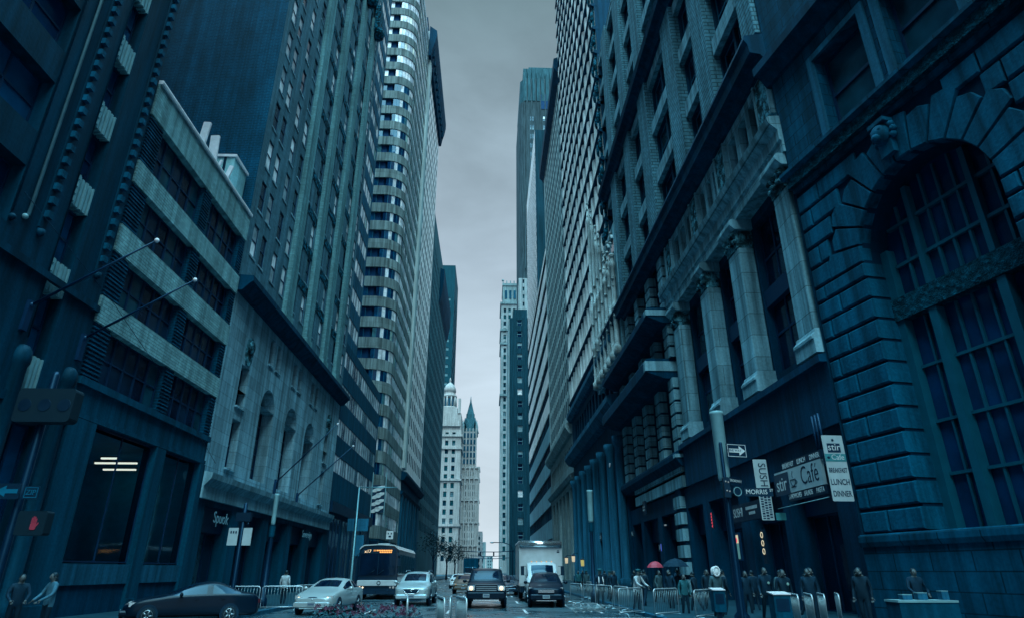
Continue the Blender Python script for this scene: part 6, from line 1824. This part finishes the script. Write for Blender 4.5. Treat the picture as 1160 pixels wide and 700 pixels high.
def person(label, loc, rz, top='dark', legs='dark', h=1.72, pose='stand', female=False, hair='short', group=None, seed=0):
    q = random.Random(seed)
    t = thing('person', label, 'person', loc, R(rz), group)
    s = h/1.75
    sh = .19 if not female else .165
    J = {}; E = []; RAD = {}
    def j(n, p, r, par=None):
        J[n] = len(J); PT.append(Vector(p)*s); RR.append(r*s)
        if par: E.append((J[par], J[n]))
    PT = []; RR = []
    lean = {'lean': .16, 'walk': .04}.get(pose, 0)
    j('pel', (0, 0, .95), .135)
    j('spn', (0, -lean*.3, 1.12), .125 if not female else .11, 'pel')
    j('chs', (0, -lean*.8, 1.33), .15 if not female else .135, 'spn')
    j('nk', (0, -lean-.01, 1.50), .06, 'chs')
    j('hd', (0, -lean-.035, 1.585), .085, 'nk'); j('tp', (0, -lean-.03, 1.69), .085, 'hd')
    st = {'walk': .22, 'walk2': -.2}.get(pose, .03)
    hands = []
    for sd, k in ((1, st), (-1, -st)):
        a = 'L' if sd > 0 else 'R'
        j('hp'+a, (.095*sd, 0, .90), .105, 'pel')
        j('kn'+a, (.105*sd, -k*.55-.02, .50), .068, 'hp'+a)
        j('an'+a, (.11*sd, -k+(.10 if k < 0 else 0), .09), .048, 'kn'+a)
        j('to'+a, (.13*sd, -k-.13+(.10 if k < 0 else 0), .04), .042, 'an'+a)
        j('sh'+a, (sh*sd, -lean*.95, 1.43), .072, 'chs')
        if pose == 'lean':
            el, ha = (.25*sd, -lean-.14, 1.18), (.22*sd, -lean-.38, 1.08)
        elif pose == 'umb' and sd > 0:
            el, ha = (.26, -.08, 1.17), (.16, -.27, 1.34)
        elif pose == 'reach':
            el, ha = (.27*sd, -.1, 1.17), (.18*sd, -.33, 1.02)
        else:
            sw = -st*sd*.8
            el, ha = (.245*sd, .03-sw*.3, 1.15), (.25*sd, -.06-sw*.8, .90)
        j('el'+a, el, .052, 'sh'+a); j('wr'+a, ha, .036, 'el'+a)
        d = (Vector(ha)-Vector(el)).normalized()
        j('pm'+a, tuple(Vector(ha)+d*.07), .036, 'wr'+a)
        hands.append((Vector(ha)+d*.08, d, sd))
    me = bpy.data.meshes.new('tmp'); me.from_pydata([tuple(p) for p in PT], E, [])
    o = bpy.data.objects.new('tmp', me); COL.objects.link(o)
    md = o.modifiers.new('k', 'SKIN'); md.use_smooth_shade = True
    for i, v in enumerate(me.skin_vertices[0].data): v.radius = (RR[i]*(1.25 if i in (0, 1, 2) else 1), RR[i]); v.use_root = (i == 0)
    sb = o.modifiers.new('s', 'SUBSURF'); sb.levels = 1; sb.render_levels = 1
    bpy.context.view_layer.update()
    ev = bpy.data.meshes.new_from_object(o.evaluated_get(bpy.context.evaluated_depsgraph_get()))
    bpy.data.objects.remove(o)
    mb = MB(); mb.sm = True
    for v in ev.vertices: mb.V.append(tuple(v.co))
    hz = [(PT[J['wrL']], PT[J['pmL']]), (PT[J['wrR']], PT[J['pmR']])]
    for p in ev.polygons:
        c = p.center
        m = 1
        if c.z > 1.495*s and abs(c.x) < .12*s: m = 0
        elif any((c-b_).length < .085*s for _, b_ in hz) and c.z < 1.42*s: m = 0
        elif c.z < .88*s and abs(c.x) < .22*s and not any((c-b_).length < .12*s for _, b_ in hz): m = 2
        if c.z < .10*s: m = 3
        mb.f(tuple(p.vertices), m)
    for (p0, d, sd) in hands:
        p0 = p0*s; side = d.cross(Vector((0, 1, 0.2))).normalized()
        for k in range(4):
            b0 = p0+side*(k-1.5)*.018*s; L = (.065, .075, .07, .055)[k]*s
            mb.tube([tuple(b0), tuple(b0+d*L*.55), tuple(b0+d*L*.9+Vector((0, -.02, 0)))], .0085*s, 5, 0, r1=.006*s)
        b0 = p0-d*.05*s+side*.03*s; mb.tube([tuple(b0), tuple(b0+side*.03*s+d*.03*s), tuple(b0+side*.035*s+d*.06*s)], .010*s, 5, 0, r1=.007*s)
    hd = Vector((0, -lean-.035, 1.625))*s
    mb.sm = True
    mb.ball(tuple(hd+Vector((0, -.01, .0))), .088*s, 10, 8, 0, sc=(.88, 1.05, 1.28))
    mb.ball(tuple(hd+Vector((0, -.102, -.01))*s), .016*s, 6, 5, 0, sc=(.8, 1.2, 1.5))
    for x in (-1, 1): mb.ball(tuple(hd+Vector((.08*x, .01, -.005))*s), .02*s, 6, 5, 0, sc=(.5, 1, 1.5))
    mb.build('body', [M['skin'], M['cl_'+top], M['cl_'+legs], M['rubber']], t)
    mb = MB()
    for x in (-1, 1): mb.ball(tuple(hd+Vector((.033*x, -.089, .012))*s), .011*s, 6, 4, 0, sc=(1.2, .5, .8))
    mb.ball(tuple(hd+Vector((0, -.092, -.05))*s), .02*s, 6, 4, 0, sc=(1.1, .4, .3))
    mb.build('face', M['hair'], t)
    mb = MB(); hc = hd+Vector((0, .012, .025))*s
    if hair == 'hood':
        mb.lathe(tuple(hc+Vector((0, .02, -.12))*s), [(.15*s, 0), (.15*s, .1*s), (.145*s, .2*s), (.09*s, .27*s), (.01, .29*s)], 12); 
        n = 14
        for k in range(n):
            a = 2*PI*k/n; mb.ball(tuple(hc+Vector((.125*math.cos(a), -.10, .0+.15*math.sin(a)))*s), .042*s, 6, 5)
        mb.build('hood', M['reflect'] if top == 'grey' else M['cl_'+top], t)
    elif hair == 'cap':
        mb.lathe(tuple(hc+Vector((0, -.0, .025))*s), [(.098*s, 0), (.12*s, .07*s), (.11*s, .10*s), (.01, .115*s)], 12); mb.box(-.07*s, .07*s, hc.y-.17*s, hc.y-.06*s, hc.z+.02*s, hc.z+.035*s); mb.build('cap', M['cl_teal'], t)
    else:
        mb.ball(tuple(hc), .094*s, 10, 8, 0, sc=(.95, 1.02, 1.12))
        if hair == 'long': mb.ball(tuple(hc+Vector((0, .05, -.11))*s), .09*s, 8, 6, 0, sc=(1, .6, 1.7))
        mb.build('hair', M['hair'], t)
    return t, s, lean

G = 'people on the right pavement'
t, s, ln_ = person('officer in a light jacket and cap leaning on the barrier at the right kerb', (6.55, 30.2, 0), 38, 'white', 'navy', 1.74, 'lean', hair='cap', group=G, seed=1)
mb = MB(); mb.tube([(.1, -.25, 1.2), (.12, -.2, 1.38), (.08, -.02, 1.46), (-.06, .12, 1.3)], .02, 5); mb.build('strap', M['cl_dark'], t)
t, s, ln_ = person('officer in dark uniform with bright reflective straps at the right kerb', (5.55, 33.8, 0), 10, 'navy', 'dark', 1.76, 'stand', hair='cap', group=G, seed=2)
mb = MB()
for x in (-.12, .12): mb.tube([(x, -.19, 1.0), (x, -.205, 1.2), (x*.8, -.15, 1.42)], .022, 5)
mb.tube([(-.2, -.1, 1.05), (0, -.2, 1.05), (.2, -.1, 1.05)], .022, 5); mb.build('reflective_strap', M['reflect'], t)
ppl = [('hooded person with a pale fur trim at the corner pole', (8.55, 25.4, 0), -12, 'grey', 'dark', 1.78, 'stand', False, 'hood'),
       ('person holding the red umbrella', (11.0, 44, 0), 10, 'grey', 'dark', 1.70, 'umb', True, 'long'),
       ('person in black holding the wide dark umbrella', (9.6, 34.2, 0), 0, 'dark', 'dark', 1.72, 'umb', False, 'short'),
       ('person in teal jacket left of the hooded person', (7.9, 27.4, 0), 20, 'teal', 'dark', 1.58, 'stand', True, 'long'),
       ('dark person walking right behind the officer in the light jacket', (7.6, 33.2, 0), 150, 'dark', 'navy', 1.75, 'walk', False, 'short'),
       ('dark person between the two officers on the pavement', (7.0, 38.0, 0), 15, 'navy', 'dark', 1.72, 'walk', False, 'short'),
       ('person in grey walking further along the right pavement', (8.2, 44.5, 0), 0, 'grey', 'dark', 1.72, 'walk2', True, 'long'),
       ('small distant person near the wall lanterns', (9.2, 66, 0), 0, 'dark', 'dark', 1.74, 'walk', False, 'short'),
       ('small distant person in teal near the wall lanterns', (7.7, 58, 0), 10, 'teal', 'dark', 1.70, 'stand', False, 'short'),
       ('dark person under the red neon sign', (9.9, 30.6, 0), 5, 'dark', 'dark', 1.76, 'stand', False, 'short'),
       ('dark person standing below the SUSHI sign', (10.4, 27.3, 0), -10, 'navy', 'dark', 1.70, 'stand', True, 'long'),
       ('person in grey below the cafe fascia sign', (10.9, 25.2, 0), 10, 'grey', 'dark', 1.73, 'walk', False, 'short'),
       ('person with a small teal badge behind the curved barrier ends', (9.75, 22.3, 0), 0, 'dark', 'dark', 1.75, 'stand', False, 'short'),
       ('dark person behind the rightmost curved barrier end', (10.75, 22.6, 0), -8, 'navy', 'dark', 1.78, 'stand', False, 'short'),
       ('dark person left of the vendor table', (11.75, 21.2, 0), -15, 'dark', 'dark', 1.80, 'stand', False, 'short'),
       ('second dark person at the foot of the rusticated corner', (12.2, 22.2, 0), 12, 'dark', 'navy', 1.74, 'stand', True, 'long'),
       ('vendor standing behind the long table', (13.35, 20.95, 0), 0, 'navy', 'dark', 1.78, 'reach', False, 'short')]
ex = ((8.9, 29.2, 'dark', 'walk'), (8.3, 31.0, 'navy', 'stand'), (10.5, 32.5, 'dark', 'walk2'), (11.6, 29.6, 'navy', 'stand'), (9.3, 37.0, 'grey', 'walk'), (8.2, 36.2, 'dark', 'walk2'), (10.8, 38.4, 'navy', 'walk'), (7.4, 41.5, 'dark', 'stand'), (9.6, 42.5, 'dark', 'walk'), (8.8, 48.5, 'navy', 'walk2'), (10.9, 50.5, 'dark', 'walk'), (7.6, 52.5, 'grey', 'stand'), (9.4, 55.0, 'dark', 'walk'), (11.5, 24.0, 'dark', 'stand'), (10.0, 24.4, 'navy', 'walk'), (9.2, 26.6, 'dark', 'stand'), (12.3, 26.2, 'dark', 'walk'))
near = ['directly left of the red umbrella', 'behind the officer in the light jacket', 'close to the red neon sign', 'just below the lit shop window', 'under the dark umbrella', 'right of the officer with reflective straps', 'under the red umbrella at its right', 'by the second cylinder lamp', 'beyond the red umbrella near the shops', 'among the far crowd by the shop with the 34 sign', 'against the dark doors beyond the red umbrella', 'left of the far crowd at the kerb', 'farthest in the crowd before the columns', 'right of the badge wearer near the cafe door', 'left of the badge wearer below the cafe fascia', 'right behind the hooded person', 'at the wall below the sushi signs']
for k, (x, y, top, pose) in enumerate(ex):
    q = random.Random(k+70)
    ppl.append((('dark', 'woman in dark', 'tall dark')[k % 3]+' figure '+near[k] if k % 3 != 1 else 'woman in dark coat '+near[k], (x, y, 0), q.uniform(-60, 60)+(180 if k % 3 == 0 else 0), top, 'dark', q.uniform(1.6, 1.84), pose, k % 3 == 1, ('short', 'long', 'short', 'cap')[k % 4] if k % 3 else 'short'))
for i, (lab, loc, rz, top, legs, h, pose, fem, hr) in enumerate(ppl):
    rz += random.Random(i).uniform(-35, 35)
    t, s, _ = person(lab, loc, rz, top, legs, h, pose, fem, hr, G, 10+i)
    if 'badge' in lab:
        mb = MB(); mb.ball((.07, -.2, 1.3), .045, 8, 5, sc=(1, .3, 1)); mb.build('badge', M['teal_glow'], t)
t, _, _ = person('person in a white shirt seen over the left barriers', (-10.55, 36, 0), 170, 'white', 'dark', 1.72, 'stand', False, 'short', None, 40)
person('person in a pale blue top at the foot of the left pier', (-11.9, 19.2, 0), -30, 'lblue', 'dark', 1.66, 'reach', True, 'long', None, 41)
person('dark person at the far left beside the one in pale blue', (-12.9, 19.4, 0), 40, 'navy', 'dark', 1.62, 'reach', False, 'short', None, 42)

def umbrella(label, loc, r, m):
    t = thing('umbrella', label, 'umbrella', loc)
    mb = MB(); mb.tube([(0, 0, -.15), (0, 0, .95)], .012, 6); mb.build('shaft', M['metal_dk'], t)
    mb = MB(); n = 8; rings = []
    prof = [(.02, .92), (r*.45, .85), (r*.8, .70), (r, .53)]
    rings = [[(a*math.cos(2*PI*k/n), a*math.sin(2*PI*k/n), z) for k in range(n)] for a, z in prof]
    mb.sm = False
    for A, B_ in zip(rings, rings[1:]):
        for k in range(n): mb.poly([A[k], A[(k+1) % n], B_[(k+1) % n], B_[k]])
    mb.build('canopy', m, t)
    for k in range(n):
        a = 2*PI*k/n; mb = MB(); mb.tube([(0, 0, .9), (r*.8*math.cos(a), r*.8*math.sin(a), .685), (r*math.cos(a), r*math.sin(a), .52)], .006, 4); mb.build('rib', M['metal_gr'], t)
    return t
M['red_cloth'] = paint('red_cloth', (.42, .05, .08), .6)
umbrella('red umbrella held up in the crowd on the right', (10.85, 43.72, 1.36), .55, M['red_cloth'])
umbrella('wide dark umbrella just right of the red one', (9.45, 33.92, 1.36), .68, M['cl_navy'])
# ================================================================ SKY, SUN, CAMERA
SUN_EL, SUN_AZ = 54, 176      # degrees; azimuth clockwise from +Y: from behind the camera
w = bpy.data.worlds.new('World'); SC.world = w; w.use_nodes = True
nt = w.node_tree; ln = nt.links
bg = nt.nodes['Background']
sky = N(nt, 'ShaderNodeTexSky', sky_type='NISHITA', sun_disc=False); sky.sun_elevation = R(SUN_EL); sky.sun_rotation = R(SUN_AZ); sky.air_density = 1.5; sky.dust_density = 3
tc = N(nt, 'ShaderNodeTexCoord'); sp = N(nt, 'ShaderNodeSeparateXYZ'); ln.new(tc.outputs['Generated'], sp.inputs[0])
cr = N(nt, 'ShaderNodeValToRGB'); e = cr.color_ramp
stops = ((0.0, (.74, .87, .96)), (.12, (.655, .79, .89)), (.45, (.465, .60, .715)), (.62, (.33, .455, .54)), (.76, (.165, .26, .30)), (.83, (.6, 1.6, 2.1)), (1.0, (3.4, 8.0, 10.4)))
e.elements[0].position = 0; e.elements[0].color = (*stops[0][1], 1); e.elements[1].position = 1; e.elements[1].color = (*stops[-1][1], 1)
for p, c in stops[1:-1]: x = e.elements.new(p); x.color = (*c, 1)
ln.new(sp.outputs[2], cr.inputs[0])
# cloud texture on the overcast
mp = N(nt, 'ShaderNodeMapping'); mp.inputs['Scale'].default_value = (1.0, 1.0, 2.6); ln.new(tc.outputs['Generated'], mp.inputs[0])
no = N(nt, 'ShaderNodeTexNoise', i_Scale=2.6, i_Detail=6.0, i_Roughness=.55, i_Distortion=.4); ln.new(mp.outputs[0], no.inputs['Vector'])
mr = N(nt, 'ShaderNodeMapRange'); mr.inputs[1].default_value = .3; mr.inputs[2].default_value = .7; mr.inputs[3].default_value = .80; mr.inputs[4].default_value = 1.16; ln.new(no.outputs[0], mr.inputs[0])
vm = N(nt, 'ShaderNodeVectorMath', operation='SCALE'); ln.new(cr.outputs[0], vm.inputs[0]); ln.new(mr.outputs[0], vm.inputs['Scale'])
v10 = N(nt, 'ShaderNodeVectorMath', operation='SCALE'); ln.new(vm.outputs[0], v10.inputs[0]); v10.inputs['Scale'].default_value = 10.0
mx = N(nt, 'ShaderNodeMix', data_type='RGBA'); mx.inputs[0].default_value = .985
ln.new(sky.outputs[0], mx.inputs[6]); ln.new(v10.outputs[0], mx.inputs[7]); ln.new(mx.outputs[2], bg.inputs['Color'])
bg.inputs['Strength'].default_value = 0.1
sd = bpy.data.lights.new('sun', 'SUN'); sd.energy = 4.0; sd.angle = R(45); sd.color = (.66, .96, 1.0)
so_ = bpy.data.objects.new('sun', sd); COL.objects.link(so_)
az = R(SUN_AZ); d = Vector((math.sin(az)*math.cos(R(SUN_EL)), math.cos(az)*math.cos(R(SUN_EL)), math.sin(R(SUN_EL))))
so_.rotation_euler = (-d).to_track_quat('-Z', 'Y').to_euler()
cd = bpy.data.cameras.new('camera'); cam = bpy.data.objects.new('camera', cd); COL.objects.link(cam)
cam.location = (0, 0, CAMH); cam.rotation_euler = (PI/2+TH, 0, -YAW)
cd.sensor_width = 36; cd.lens = F_PX/1160*36; cd.clip_end = 8000; cd.clip_start = .1
SC.camera = cam
SC.view_settings.view_transform = 'Standard'; SC.view_settings.look = 'None'; SC.view_settings.exposure = 0; SC.view_settings.gamma = 1
SC.cycles.max_bounces = 6; SC.cycles.diffuse_bounces = 3; SC.cycles.glossy_bounces = 3; SC.cycles.transmission_bounces = 4
SC.cycles.use_denoising = True
